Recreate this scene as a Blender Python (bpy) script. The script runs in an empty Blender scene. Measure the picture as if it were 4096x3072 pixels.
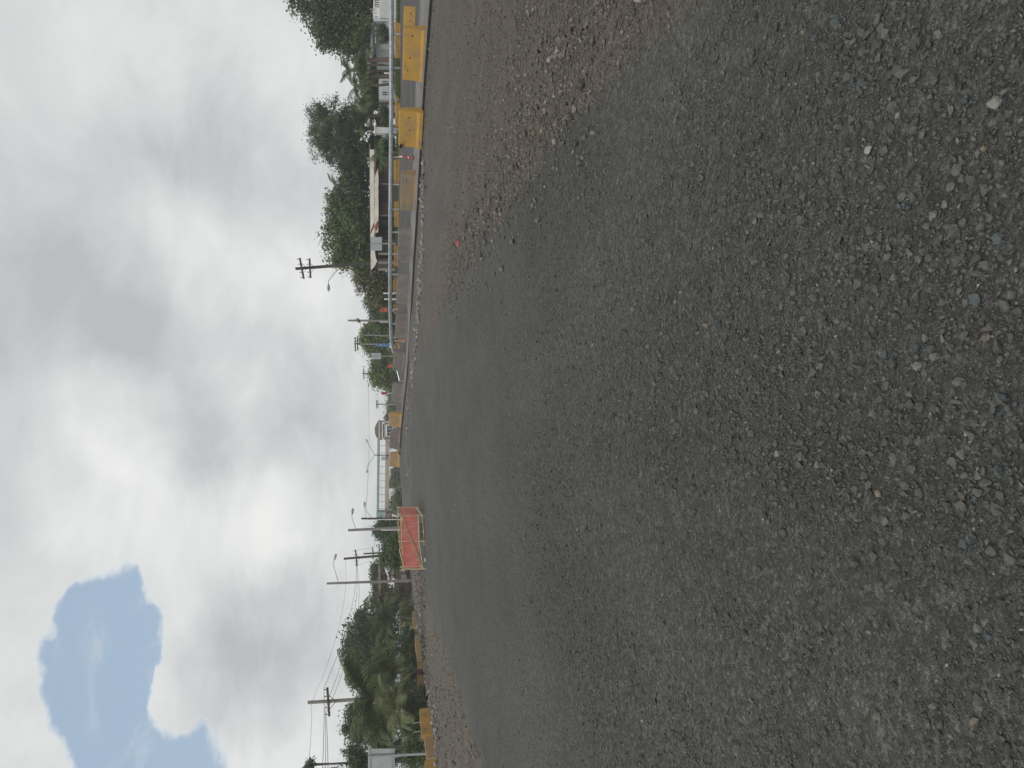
import bpy, bmesh, math, random
import numpy as np
from mathutils import Vector, Matrix

scene = bpy.context.scene
COL = scene.collection
rad = math.radians

# ------------------------------------------------------------------ camera
FPX = 2958.0            # focal length in photograph pixels (4096 wide)
HOR = 1590.0            # photo column of the horizon at the picture centre
KR = -0.006             # small roll
CAMH = 1.6
_p = math.atan((2048 - HOR) / FPX)
FWD = Vector((0, math.cos(_p), -math.sin(_p)))
_R0 = Vector((0, -math.sin(_p), -math.cos(_p)))
_U0 = Vector((1, 0, 0))
RGT = (_R0 + KR * _U0).normalized()      # picture +x  = world down (phone held on its side)
UPV = (_U0 - KR * _R0).normalized()      # picture up  = world right
CAM = Vector((0, 0, CAMH))
cd = bpy.data.cameras.new('camera')
cd.sensor_fit = 'HORIZONTAL'; cd.sensor_width = 36.0
cd.lens = 36.0 * FPX / 4096.0
cd.clip_start = 0.05; cd.clip_end = 8000
cam = bpy.data.objects.new('camera', cd); COL.objects.link(cam)
B_ = -FWD
cam.matrix_world = Matrix(((RGT.x, UPV.x, B_.x, CAM.x), (RGT.y, UPV.y, B_.y, CAM.y),
                           (RGT.z, UPV.z, B_.z, CAM.z), (0, 0, 0, 1)))
scene.camera = cam

def pdir(X, Y):
    return FWD * FPX + RGT * (X - 2048) + UPV * (1536 - Y)
def px(X, Y, d):
    v = pdir(X, Y)
    return CAM + v * (d / v.y)

# ------------------------------------------------------------------ world
SUN_EL, SUN_AZ = 48.0, 205.0     # sun above and behind the camera, soft through cloud
world = bpy.data.worlds.new('World'); scene.world = world
world.use_nodes = True
def build_world():
    nt = world.node_tree; nt.nodes.clear(); N = nt.nodes.new; L = nt.links.new
    def math_(op, a, b=None, clamp=False):
        n = N('ShaderNodeMath'); n.operation = op; n.use_clamp = clamp
        for i, v in enumerate((a, b)):
            if v is None: continue
            if isinstance(v, (int, float)): n.inputs[i].default_value = v
            else: L(v, n.inputs[i])
        return n.outputs[0]
    def vmath(op, a, b=None, s=None):
        n = N('ShaderNodeVectorMath'); n.operation = op
        for i, v in enumerate((a, b)):
            if v is None: continue
            if isinstance(v, (tuple, list, Vector)): n.inputs[i].default_value = v
            else: L(v, n.inputs[i])
        if s is not None: n.inputs['Scale'].default_value = s
        return n.outputs['Value'] if op == 'DOT_PRODUCT' else n.outputs['Vector']
    def smooth(v, a, b, o0=0.0, o1=1.0):
        n = N('ShaderNodeMapRange'); n.interpolation_type = 'SMOOTHSTEP'
        L(v, n.inputs['Value'])
        n.inputs['From Min'].default_value = a; n.inputs['From Max'].default_value = b
        n.inputs['To Min'].default_value = o0; n.inputs['To Max'].default_value = o1
        return n.outputs['Result']
    def noise(vec, scale, detail, rough=0.55, col=False, dist=0.0):
        n = N('ShaderNodeTexNoise'); n.inputs['Scale'].default_value = scale
        n.inputs['Detail'].default_value = detail; n.inputs['Roughness'].default_value = rough
        n.inputs['Distortion'].default_value = dist
        L(vec, n.inputs['Vector'])
        return n.outputs['Color'] if col else n.outputs['Fac']
    tc = N('ShaderNodeTexCoord'); d0 = tc.outputs['Generated']
    # cloud-deck coordinates: flatten towards the horizon
    sep = N('ShaderNodeSeparateXYZ'); L(d0, sep.inputs[0])
    zz = math_('ADD', math_('MAXIMUM', sep.outputs['Z'], 0.0), 0.42)
    comb = N('ShaderNodeCombineXYZ')
    L(math_('DIVIDE', sep.outputs['X'], zz), comb.inputs[0])
    L(math_('DIVIDE', sep.outputs['Y'], zz), comb.inputs[1])
    L(math_('MULTIPLY', sep.outputs['Z'], 0.6), comb.inputs[2])
    deck = comb.outputs[0]
    w1 = vmath('SCALE', vmath('SUBTRACT', noise(deck, 2.2, 5, 0.6, True), (0.5, 0.5, 0.5)), s=0.09)
    w2 = vmath('SCALE', vmath('SUBTRACT', noise(deck, 9.0, 4, 0.6, True), (0.5, 0.5, 0.5)), s=0.05)
    wd = vmath('NORMALIZE', vmath('ADD', d0, vmath('ADD', w1, w2)))
    def blobs(lst):
        acc = None
        for (X, Y, r, a) in lst:
            c = pdir(X, Y).normalized()
            dv = vmath('DOT_PRODUCT', wd, tuple(c))
            s = smooth(dv, math.cos(r / 2800.0), math.cos(r / 2800.0 * 0.25), 0.0, a)
            acc = s if acc is None else math_('ADD', acc, s)
        return acc
    holes = blobs([(400, 2330, 150, .75), (420, 2440, 210, .9), (430, 2570, 270, 1.0), (400, 2690, 270, 1.0), (300, 2660, 300, .9), (420, 2860, 270, 1.1), (520, 3000, 300, 1.3),
                   (660, 3100, 330, 1.2), (700, 3330, 400, 1.0), (630, 2840, 190, -2.2), (20, 2980, 350, -2.4), (60, 2330, 300, -1.0),
                   (820, 2600, 260, -.8), (900, 2990, 200, -.6), (560, 2240, 200, -.6), (700, 2400, 200, -.5)])
    shade = blobs([(150, 700, 800, -.10), (60, 1450, 600, -.08), (250, 1150, 450, -.06), (900, 1500, 520, -.12),
                   (1050, 600, 420, -.08), (700, 500, 300, -.05), (500, 300, 300, .06), (150, 250, 420, -.03),
                   (460, 1700, 260, .13), (800, 1040, 330, .12), (480, 1500, 240, .07), (1040, 2080, 280, .12), (880, 2200, 280, .07),
                   (400, 1950, 300, .09), (1250, 1150, 260, .06), (650, 1720, 260, -.06),
                   (1080, 2560, 330, -.11), (960, 2760, 260, -.10), (1180, 2900, 240, .10), (620, 2330, 240, .05), (1330, 350, 300, .05), (1330, 1800, 260, -.05)])
    fbm = noise(deck, 4.2, 8, 0.58, dist=0.3)
    fbm2 = noise(deck, 3.0, 9, 0.60, dist=0.35)
    big = noise(deck, 0.8, 4, 0.5)
    cov = math_('ADD', math_('SUBTRACT', 1.12, holes), math_('MULTIPLY', math_('SUBTRACT', fbm, 0.5), 1.35))
    cov = smooth(cov, -0.05, 0.95)
    wisp = smooth(noise(deck, 7.0, 8, 0.64, dist=0.8), 0.48, 0.80, 0.0, 0.55)
    cov = math_('MAXIMUM', cov, wisp)
    br = math_('ADD', 0.705, shade)
    br = math_('ADD', br, math_('MULTIPLY', math_('SUBTRACT', fbm2, 0.5), 0.62))
    br = math_('ADD', br, math_('MULTIPLY', math_('SUBTRACT', big, 0.5), 0.16))
    edge = math_('MULTIPLY', math_('MULTIPLY', cov, math_('SUBTRACT', 1.0, cov)), 0.45)
    br = math_('MINIMUM', math_('MAXIMUM', math_('ADD', br, edge), 0.46), 0.92)
    ramp = N('ShaderNodeValToRGB'); L(br, ramp.inputs[0])
    e = ramp.color_ramp.elements
    e[0].position = 0.40; e[0].color = (0.450, 0.467, 0.482, 1)
    e[1].position = 0.93; e[1].color = (0.925, 0.935, 0.915, 1)
    m = ramp.color_ramp.elements.new(0.62); m.color = (0.640, 0.658, 0.663, 1)
    sky = N('ShaderNodeTexSky'); sky.sky_type = 'NISHITA'; sky.sun_disc = False
    sky.sun_elevation = rad(SUN_EL); sky.sun_rotation = rad(SUN_AZ)
    sky.air_density = 1.0; sky.dust_density = 2.5; sky.ozone_density = 1.0
    bg1 = N('ShaderNodeBackground'); L(sky.outputs[0], bg1.inputs[0]); bg1.inputs[1].default_value = 0.12
    # thin high veil that pales the open blue
    bgv = N('ShaderNodeBackground'); bgv.inputs[0].default_value = (0.43, 0.55, 0.68, 1); bgv.inputs[1].default_value = 1.0
    mixv = N('ShaderNodeMixShader'); mixv.inputs[0].default_value = 0.78
    L(bg1.outputs[0], mixv.inputs[1]); L(bgv.outputs[0], mixv.inputs[2])
    bg2 = N('ShaderNodeBackground'); L(ramp.outputs[0], bg2.inputs[0]); bg2.inputs[1].default_value = 1.0
    mix = N('ShaderNodeMixShader'); L(cov, mix.inputs[0]); L(mixv.outputs[0], mix.inputs[1]); L(bg2.outputs[0], mix.inputs[2])
    out = N('ShaderNodeOutputWorld'); L(mix.outputs[0], out.inputs[0])
build_world()
world.cycles.sampling_method = 'MANUAL'; world.cycles.sample_map_resolution = 256

sl = bpy.data.lights.new('sun', 'SUN'); sl.energy = 1.4; sl.angle = rad(28); sl.color = (1, .97, .92)
so = bpy.data.objects.new('sun', sl); COL.objects.link(so)
# direction the light comes from: azimuth measured clockwise from +Y
_a = rad(SUN_AZ); _e = rad(SUN_EL)
_from = Vector((math.sin(_a) * math.cos(_e), math.cos(_a) * math.cos(_e), math.sin(_e)))
so.rotation_euler = _from.to_track_quat('Z', 'Y').to_euler()
so.location = (0, -20, 60)
scene.view_settings.view_transform = 'Standard'; scene.view_settings.look = 'None'
scene.view_settings.exposure = 0.0; scene.view_settings.gamma = 1.0
scene.view_settings.use_curve_mapping = False
scene.cycles.max_bounces = 4; scene.cycles.diffuse_bounces = 2; scene.cycles.transparent_max_bounces = 12

# ------------------------------------------------------------------ helpers
rng = np.random.default_rng(7)
random.seed(11)

class MB:
    def __init__(s): s.v = []; s.f = []
    def add(s, vs, fs):
        o = len(s.v); s.v += [tuple(v) for v in vs]; s.f += [tuple(i + o for i in f) for f in fs]; return s
    def box(s, c, size, M=None):
        x, y, z = (k / 2 for k in size)
        vs = [Vector((a * x, b * y, e * z)) for e in (-1, 1) for b in (-1, 1) for a in (-1, 1)]
        if M is not None: vs = [M @ v for v in vs]
        vs = [v + Vector(c) for v in vs]
        return s.add(vs, [(0, 2, 3, 1), (4, 5, 7, 6), (0, 1, 5, 4), (2, 6, 7, 3), (0, 4, 6, 2), (1, 3, 7, 5)])
    def bar(s, a, b, w, h=None):
        a = Vector(a); b = Vector(b); h = h or w; z = (b - a); ln = z.length; z.normalize()
        q = z.to_track_quat('Z', 'Y').to_matrix()
        return s.box((a + b) / 2, (w, h, ln), q)
    def tube(s, pts, rads, n=8, cap=True):
        pts = [Vector(p) for p in pts]; o = len(s.v); m = len(pts)
        if isinstance(rads, (int, float)): rads = [rads] * m
        for i, p in enumerate(pts):
            t = (pts[min(i + 1, m - 1)] - pts[max(i - 1, 0)]).normalized()
            q = t.to_track_quat('Z', 'Y').to_matrix()
            for k in range(n):
                a = 2 * math.pi * k / n
                s.v.append(tuple(p + q @ Vector((math.cos(a), math.sin(a), 0)) * rads[i]))
        for i in range(m - 1):
            for k in range(n):
                k2 = (k + 1) % n
                s.f.append((o + i * n + k, o + i * n + k2, o + (i + 1) * n + k2, o + (i + 1) * n + k))
        if cap:
            s.f.append(tuple(o + k for k in reversed(range(n))))
            s.f.append(tuple(o + (m - 1) * n + k for k in range(n)))
        return s
    def prism(s, poly, off):
        n = len(poly); off = Vector(off)
        vs = [Vector(p) for p in poly] + [Vector(p) + off for p in poly]
        fs = [tuple(range(n)), tuple(reversed(range(n, 2 * n)))]
        fs += [(i, i + n, (i + 1) % n + n, (i + 1) % n) for i in range(n)]
        return s.add(vs, fs)
    def lathe(s, prof, n=12, c=(0, 0, 0)):
        o = len(s.v); m = len(prof)
        for r, z in prof:
            for k in range(n):
                a = 2 * math.pi * k / n
                s.v.append((c[0] + r * math.cos(a), c[1] + r * math.sin(a), c[2] + z))
        for i in range(m - 1):
            for k in range(n):
                k2 = (k + 1) % n
                s.f.append((o + i * n + k, o + i * n + k2, o + (i + 1) * n + k2, o + (i + 1) * n + k))
        s.f.append(tuple(o + k for k in reversed(range(n)))); s.f.append(tuple(o + (m - 1) * n + k for k in range(n)))
        return s
    def build(s, name, mat, parent=None, world=False, smooth=False):
        vs = s.v
        if world and parent is not None:
            Mi = wmat(parent).inverted()
            vs = [tuple(Mi @ Vector(v)) for v in vs]
        me = bpy.data.meshes.new(name); me.from_pydata(vs, [], s.f); me.update()
        bm = bmesh.new(); bm.from_mesh(me); bmesh.ops.recalc_face_normals(bm, faces=bm.faces); bm.to_mesh(me); bm.free()
        if smooth: me.polygons.foreach_set('use_smooth', [True] * len(me.polygons))
        me.materials.append(M[mat])
        o = bpy.data.objects.new(name, me); COL.objects.link(o)
        if parent is not None: o.parent = parent
        return o

def wmat(o):
    m = o.matrix_basis.copy(); p = o.parent
    while p is not None: m = p.matrix_basis @ m; p = p.parent
    return m
def tag(o, label=None, cat=None, group=None, kind=None):
    if label: o['label'] = label
    if cat: o['category'] = cat
    if group: o['group'] = group
    if kind: o['kind'] = kind
    return o
def thing(name, label, cat, loc=(0, 0, 0), rz=0.0, group=None):
    o = bpy.data.objects.new(name, None); COL.objects.link(o)
    o.location = loc; o.rotation_euler = (0, 0, rz); o.empty_display_size = .2
    return tag(o, label, cat, group)
def np_mesh(name, verts, faces, mat, parent=None, face_attr=None):
    """verts (n,3), faces (m,k) all of one size."""
    verts = np.ascontiguousarray(verts, np.float32); faces = np.ascontiguousarray(faces, np.int32)
    me = bpy.data.meshes.new(name); m, k = faces.shape
    me.vertices.add(len(verts)); me.vertices.foreach_set('co', verts.ravel())
    me.loops.add(m * k); me.loops.foreach_set('vertex_index', faces.ravel())
    me.polygons.add(m); me.polygons.foreach_set('loop_start', np.arange(0, m * k, k, dtype=np.int32))
    for an, (typ, dat) in (face_attr or {}).items():
        at = me.attributes.new(an, typ, 'FACE')
        at.data.foreach_set('color' if typ == 'FLOAT_COLOR' else 'value', np.ascontiguousarray(dat, np.float32).ravel())
    me.update(calc_edges=True)
    me.materials.append(M[mat])
    o = bpy.data.objects.new(name, me); COL.objects.link(o)
    if parent is not None: o.parent = parent
    return o

# value noise in plan, used for terrain lumps and for how thick the stones lie
def vnoise(x, y, seed=0):
    xi = np.floor(x).astype(np.int64); yi = np.floor(y).astype(np.int64)
    fx = x - xi; fy = y - yi; fx = fx * fx * (3 - 2 * fx); fy = fy * fy * (3 - 2 * fy)
    def h(a, b):
        n = (a * 374761393 + b * 668265263 + seed * 69069) & 0xffffffff
        n = ((n ^ (n >> 13)) * 1274126177) & 0xffffffff
        return ((n ^ (n >> 16)) & 0xffff) / 65535.0
    return (h(xi, yi) * (1 - fx) + h(xi + 1, yi) * fx) * (1 - fy) + (h(xi, yi + 1) * (1 - fx) + h(xi + 1, yi + 1) * fx) * fy
def fbm2(x, y, sc, oct=4, seed=0):
    r = 0; a = .5; t = 0
    for i in range(oct):
        r = r + a * vnoise(x * sc, y * sc, seed + i); t += a; a *= .5; sc *= 2.03
    return r / t

# ------------------------------------------------------------------ materials
M = {}
def mat(name, cols, scale=6.0, rough=.8, bump=0.0, bscale=60.0, metal=0.0, detail=5, spec=.35, stretch=None, lo=.38, hi=.62):
    m = bpy.data.materials.new(name); m.use_nodes = True; M[name] = m
    nt = m.node_tree; b = nt.nodes['Principled BSDF']; N = nt.nodes.new; L = nt.links.new
    b.inputs['Roughness'].default_value = rough; b.inputs['Metallic'].default_value = metal
    b.inputs['Specular IOR Level'].default_value = spec
    tc = N('ShaderNodeTexCoord'); vec = tc.outputs['Object']
    if stretch:
        mp = N('ShaderNodeMapping'); mp.inputs['Scale'].default_value = stretch; L(vec, mp.inputs[0]); vec = mp.outputs[0]
    if len(cols) == 1:
        b.inputs['Base Color'].default_value = (*cols[0], 1)
    else:
        n = N('ShaderNodeTexNoise'); n.inputs['Scale'].default_value = scale; n.inputs['Detail'].default_value = detail
        n.inputs['Roughness'].default_value = .62
        oi = N('ShaderNodeObjectInfo'); va = N('ShaderNodeVectorMath'); va.operation = 'ADD'
        sc_ = N('ShaderNodeVectorMath'); sc_.operation = 'SCALE'; sc_.inputs['Scale'].default_value = 40.0
        cx = N('ShaderNodeCombineXYZ'); L(oi.outputs['Random'], cx.inputs[0]); L(oi.outputs['Random'], cx.inputs[1])
        L(cx.outputs[0], sc_.inputs[0]); L(vec, va.inputs[0]); L(sc_.outputs[0], va.inputs[1])
        L(va.outputs[0], n.inputs['Vector'])
        r = N('ShaderNodeValToRGB'); L(n.outputs['Fac'], r.inputs[0]); e = r.color_ramp.elements
        e[0].position = lo; e[1].position = hi; e[0].color = (*cols[0], 1); e[1].color = (*cols[-1], 1)
        for i, c in enumerate(cols[1:-1]):
            k = e.new(lo + (hi - lo) * (i + 1) / (len(cols) - 1)); k.color = (*c, 1)
        L(r.outputs[0], b.inputs['Base Color'])
    if bump:
        n2 = N('ShaderNodeTexNoise'); n2.inputs['Scale'].default_value = bscale; n2.inputs['Detail'].default_value = 4
        L(vec, n2.inputs['Vector'])
        bp = N('ShaderNodeBump'); bp.inputs['Strength'].default_value = bump; bp.inputs['Distance'].default_value = .02
        L(n2.outputs['Fac'], bp.inputs['Height']); L(bp.outputs[0], b.inputs['Normal'])
    return m

mat('yellow', [(.46, .265, .055), (.41, .245, .065), (.32, .21, .095), (.23, .18, .13)], 1.8, .8, .3, 30, detail=8, lo=.36, hi=.78)
mat('yellow_dusty', [(.42, .25, .07), (.34, .23, .11), (.27, .21, .15)], 1.6, .85, .3, 30)
mat('yellow_brown', [(.29, .20, .10), (.24, .18, .115), (.20, .165, .13)], 1.5, .85, .3, 30)
mat('concrete', [(0.130, 0.115, 0.105), (0.180, 0.161, 0.149), (0.217, 0.198, 0.186)], 1.7, .9, .4, 25, lo=.3, hi=.7)
mat('concrete_red', [(0.137, 0.112, 0.104), (0.166, 0.140, 0.130), (0.202, 0.173, 0.158)], 1.7, .9, .4, 25, lo=.3, hi=.7)
mat('slab', [(0.124, 0.121, 0.115), (0.161, 0.155, 0.149), (0.186, 0.180, 0.174)], .6, .9, .3, 20)
mat('asphalt', [(.050, .047, .045), (.066, .061, .058), (.080, .074, .070)], .7, .9, .4, 120)
mat('black_and_edge_shade', [(.012, .012, .012), (.03, .03, .028)], 3, .8, .3, 30)  # paints the shade of the slab edge; plain black on wheels and marker base
mat('hole', [(.01, .01, .01)], rough=.9)
mat('galv', [(.38, .41, .44), (.48, .51, .53), (.56, .58, .60)], 4, .33, 0, metal=.85, spec=.5)
mat('galv_dull', [(.30, .32, .33), (.38, .40, .40)], 4, .6, 0, metal=.3)
mat('sign_back', [(.36, .40, .40), (.42, .46, .46)], 2, .5, metal=.2)
mat('wood_pole', [(.035, .031, .028), (.058, .052, .046), (.08, .07, .062)], 5, .9, .4, 30, stretch=(1, 1, .12))
mat('pale_pole', [(.20, .19, .175), (.27, .255, .235)], 5, .9, .2, 30, stretch=(1, 1, .15))
mat('dark_metal', [(.03, .032, .035)], rough=.5)
mat('wire', [(.012, .012, .014)], rough=.6)
mat('insulator', [(.14, .12, .11)], rough=.3)
mat('white', [(.70, .70, .69), (.78, .78, .77)], 1.3, .7, 0)
mat('white_wall', [(.50, .51, .52), (.60, .61, .62)], .8, .85, .1, 20)
mat('grey_roof', [(.16, .17, .18), (.22, .23, .24)], 1.5, .8)
mat('cream', [(.60, .56, .48), (.70, .66, .58), (.74, .71, .64)], 1.1, .8, .1, 10)
mat('stripe_red', [(.20, .07, .05), (.26, .10, .07)], 3, .8)
mat('brown_wall', [(.085, .07, .062), (.11, .09, .08), (.14, .115, .10)], .7, .9, .2, 20)
mat('dark_void', [(.02, .02, .02)], rough=.9)
mat('grille', [(.17, .15, .14)], rough=.7)
mat('glass', [(.05, .06, .07)], rough=.12, spec=.6)
mat('red_sign', [(.52, .09, .07), (.58, .12, .095)], 8, .6)
mat('red_dark', [(.28, .03, .035), (.34, .045, .05)], 8, .6)
mat('red_post', [(.55, .03, .05)], rough=.6)
mat('cone', [(.40, .20, .12), (.34, .18, .115)], 6, .75)
mat('blue_sign', [(.08, .17, .34), (.10, .20, .38)], 5, .5)
mat('tape', [(.56, .51, .20), (.48, .45, .24)], 8, .5)
mat('tape_ink', [(.015, .015, .012)], rough=.6)
mat('bamboo', [(.42, .37, .22), (.52, .46, .30)], 9, .7, stretch=(1, 1, .3))
mat('teal', [(.19, .32, .31), (.23, .37, .36)], 1, .7)
mat('teal_pale', [(.24, .34, .34), (.30, .40, .40)], 1, .7)
mat('beige', [(.34, .28, .22), (.41, .345, .275)], .5, .85, .1, 8)
mat('maroon', [(.15, .085, .085), (.19, .11, .105)], .9, .8)
mat('pink_panel', [(.30, .25, .24), (.38, .32, .30)], 1.5, .8)
mat('pink_sheet', [(.28, .17, .165), (.36, .23, .22)], 1.2, .7, .3, 6)
mat('tower_roof', [(.12, .11, .095), (.17, .155, .135)], 2, .7)
mat('bus_blue', [(.18, .22, .28), (.22, .26, .32)], 1, .35, spec=.5)
mat('bark', [(.075, .06, .045), (.12, .10, .08)], 6, .95, .5, 20)
mat('palm_bark', [(.11, .085, .07), (.17, .14, .115)], 8, .95, .5, 20)
mat('plank', [(.15, .10, .075), (.20, .14, .11)], 3, .9, .2, 20)
mat('pink_bag', [(.50, .06, .10)], rough=.5)
mat('grey_box', [(.22, .24, .25)], rough=.6)

def leaf_mat(name, dark, light, trans=.25):
    m = bpy.data.materials.new(name); m.use_nodes = True; M[name] = m
    nt = m.node_tree; b = nt.nodes['Principled BSDF']; N = nt.nodes.new; L = nt.links.new
    b.inputs['Roughness'].default_value = .6; b.inputs['Specular IOR Level'].default_value = .25
    at = N('ShaderNodeAttribute'); at.attribute_name = 'tint'
    r = N('ShaderNodeValToRGB'); L(at.outputs['Fac'], r.inputs[0])
    e = r.color_ramp.elements; e[0].color = (*dark, 1); e[1].color = (*light, 1)
    L(r.outputs[0], b.inputs['Base Color'])
    t = N('ShaderNodeBsdfTranslucent'); L(r.outputs[0], t.inputs[0])
    mx = N('ShaderNodeMixShader'); mx.inputs[0].default_value = trans
    out = nt.nodes['Material Output']
    L(b.outputs[0], mx.inputs[1]); L(t.outputs[0], mx.inputs[2]); L(mx.outputs[0], out.inputs[0])
leaf_mat('leaf_dark', (0.041, 0.065, 0.030), (0.132, 0.176, 0.071))
leaf_mat('leaf_grey', (0.045, 0.066, 0.035), (0.138, 0.178, 0.083))
leaf_mat('leaf_mid', (0.050, 0.084, 0.030), (0.168, 0.235, 0.078))
leaf_mat('leaf_olive', (0.071, 0.104, 0.025), (0.255, 0.321, 0.080))
leaf_mat('leaf_brown', (0.077, 0.089, 0.038), (0.218, 0.225, 0.096))
leaf_mat('leaf_palm', (0.040, 0.064, 0.025), (0.132, 0.176, 0.064))
leaf_mat('leaf_palm_pale', (0.095, 0.115, 0.052), (0.261, 0.285, 0.126))
leaf_mat('grass_blade', (.045, .065, .02), (.11, .14, .05))

def net_material():
    m = bpy.data.materials.new('red_net'); m.use_nodes = True; M['red_net'] = m
    nt = m.node_tree; b = nt.nodes['Principled BSDF']; N = nt.nodes.new; L = nt.links.new
    b.inputs['Roughness'].default_value = .6
    tc = N('ShaderNodeTexCoord')
    n = N('ShaderNodeTexNoise'); n.inputs['Scale'].default_value = 2.2; n.inputs['Detail'].default_value = 5
    mp = N('ShaderNodeMapping'); mp.inputs['Scale'].default_value = (4, 4, .7); L(tc.outputs['Object'], mp.inputs[0]); L(mp.outputs[0], n.inputs['Vector'])
    r = N('ShaderNodeValToRGB'); L(n.outputs['Fac'], r.inputs[0]); e = r.color_ramp.elements
    e[0].position = .3; e[1].position = .75; e[0].color = (.46, .09, .075, 1); e[1].color = (.62, .19, .16, 1)
    L(r.outputs[0], b.inputs['Base Color'])
    # woven mesh: fine open cells
    sep = N('ShaderNodeSeparateXYZ'); L(tc.outputs['UV'], sep.inputs[0])
    def saw(o):
        a = N('ShaderNodeMath'); a.operation = 'FRACT'; L(o, a.inputs[0])
        g = N('ShaderNodeMath'); g.operation = 'GREATER_THAN'; g.inputs[1].default_value = .36; L(a.outputs[0], g.inputs[0]); return g.outputs[0]
    mu = N('ShaderNodeMath'); mu.operation = 'MULTIPLY'; L(saw(sep.outputs[0]), mu.inputs[0]); L(saw(sep.outputs[1]), mu.inputs[1])
    tr = N('ShaderNodeBsdfTransparent'); mx = N('ShaderNodeMixShader')
    L(mu.outputs[0], mx.inputs[0]); out = nt.nodes['Material Output']
    L(b.outputs[0], mx.inputs[1]); L(tr.outputs[0], mx.inputs[2]); L(mx.outputs[0], out.inputs[0])
net_material()

def stone_material(name, src):
    m = bpy.data.materials.new(name); m.use_nodes = True; M[name] = m
    nt = m.node_tree; b = nt.nodes['Principled BSDF']; N = nt.nodes.new; L = nt.links.new
    b.inputs['Roughness'].default_value = .85; b.inputs['Specular IOR Level'].default_value = .3
    if src == 'attr':
        a = N('ShaderNodeAttribute'); a.attribute_name = 'scol'; c = a.outputs['Color']
    else:
        a = N('ShaderNodeObjectInfo'); c = a.outputs['Color']
    tc = N('ShaderNodeTexCoord')
    n = N('ShaderNodeTexNoise'); n.inputs['Scale'].default_value = 90 if src == 'attr' else 2.5; n.inputs['Detail'].default_value = 4
    L(tc.outputs['Object'], n.inputs['Vector'])
    r = N('ShaderNodeMapRange'); L(n.outputs['Fac'], r.inputs[0]); r.inputs[1].default_value = .3; r.inputs[2].default_value = .7
    r.inputs[3].default_value = .72; r.inputs[4].default_value = 1.25
    mu = N('ShaderNodeVectorMath'); mu.operation = 'SCALE'; L(c, mu.inputs[0]); L(r.outputs[0], mu.inputs['Scale'])
    L(mu.outputs[0], b.inputs['Base Color'])
    bp = N('ShaderNodeBump'); bp.inputs['Strength'].default_value = .35; bp.inputs['Distance'].default_value = .004
    L(n.outputs['Fac'], bp.inputs['Height']); L(bp.outputs[0], b.inputs['Normal'])
stone_material('stone_many', 'attr'); stone_material('stone_one', 'obj')

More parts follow.
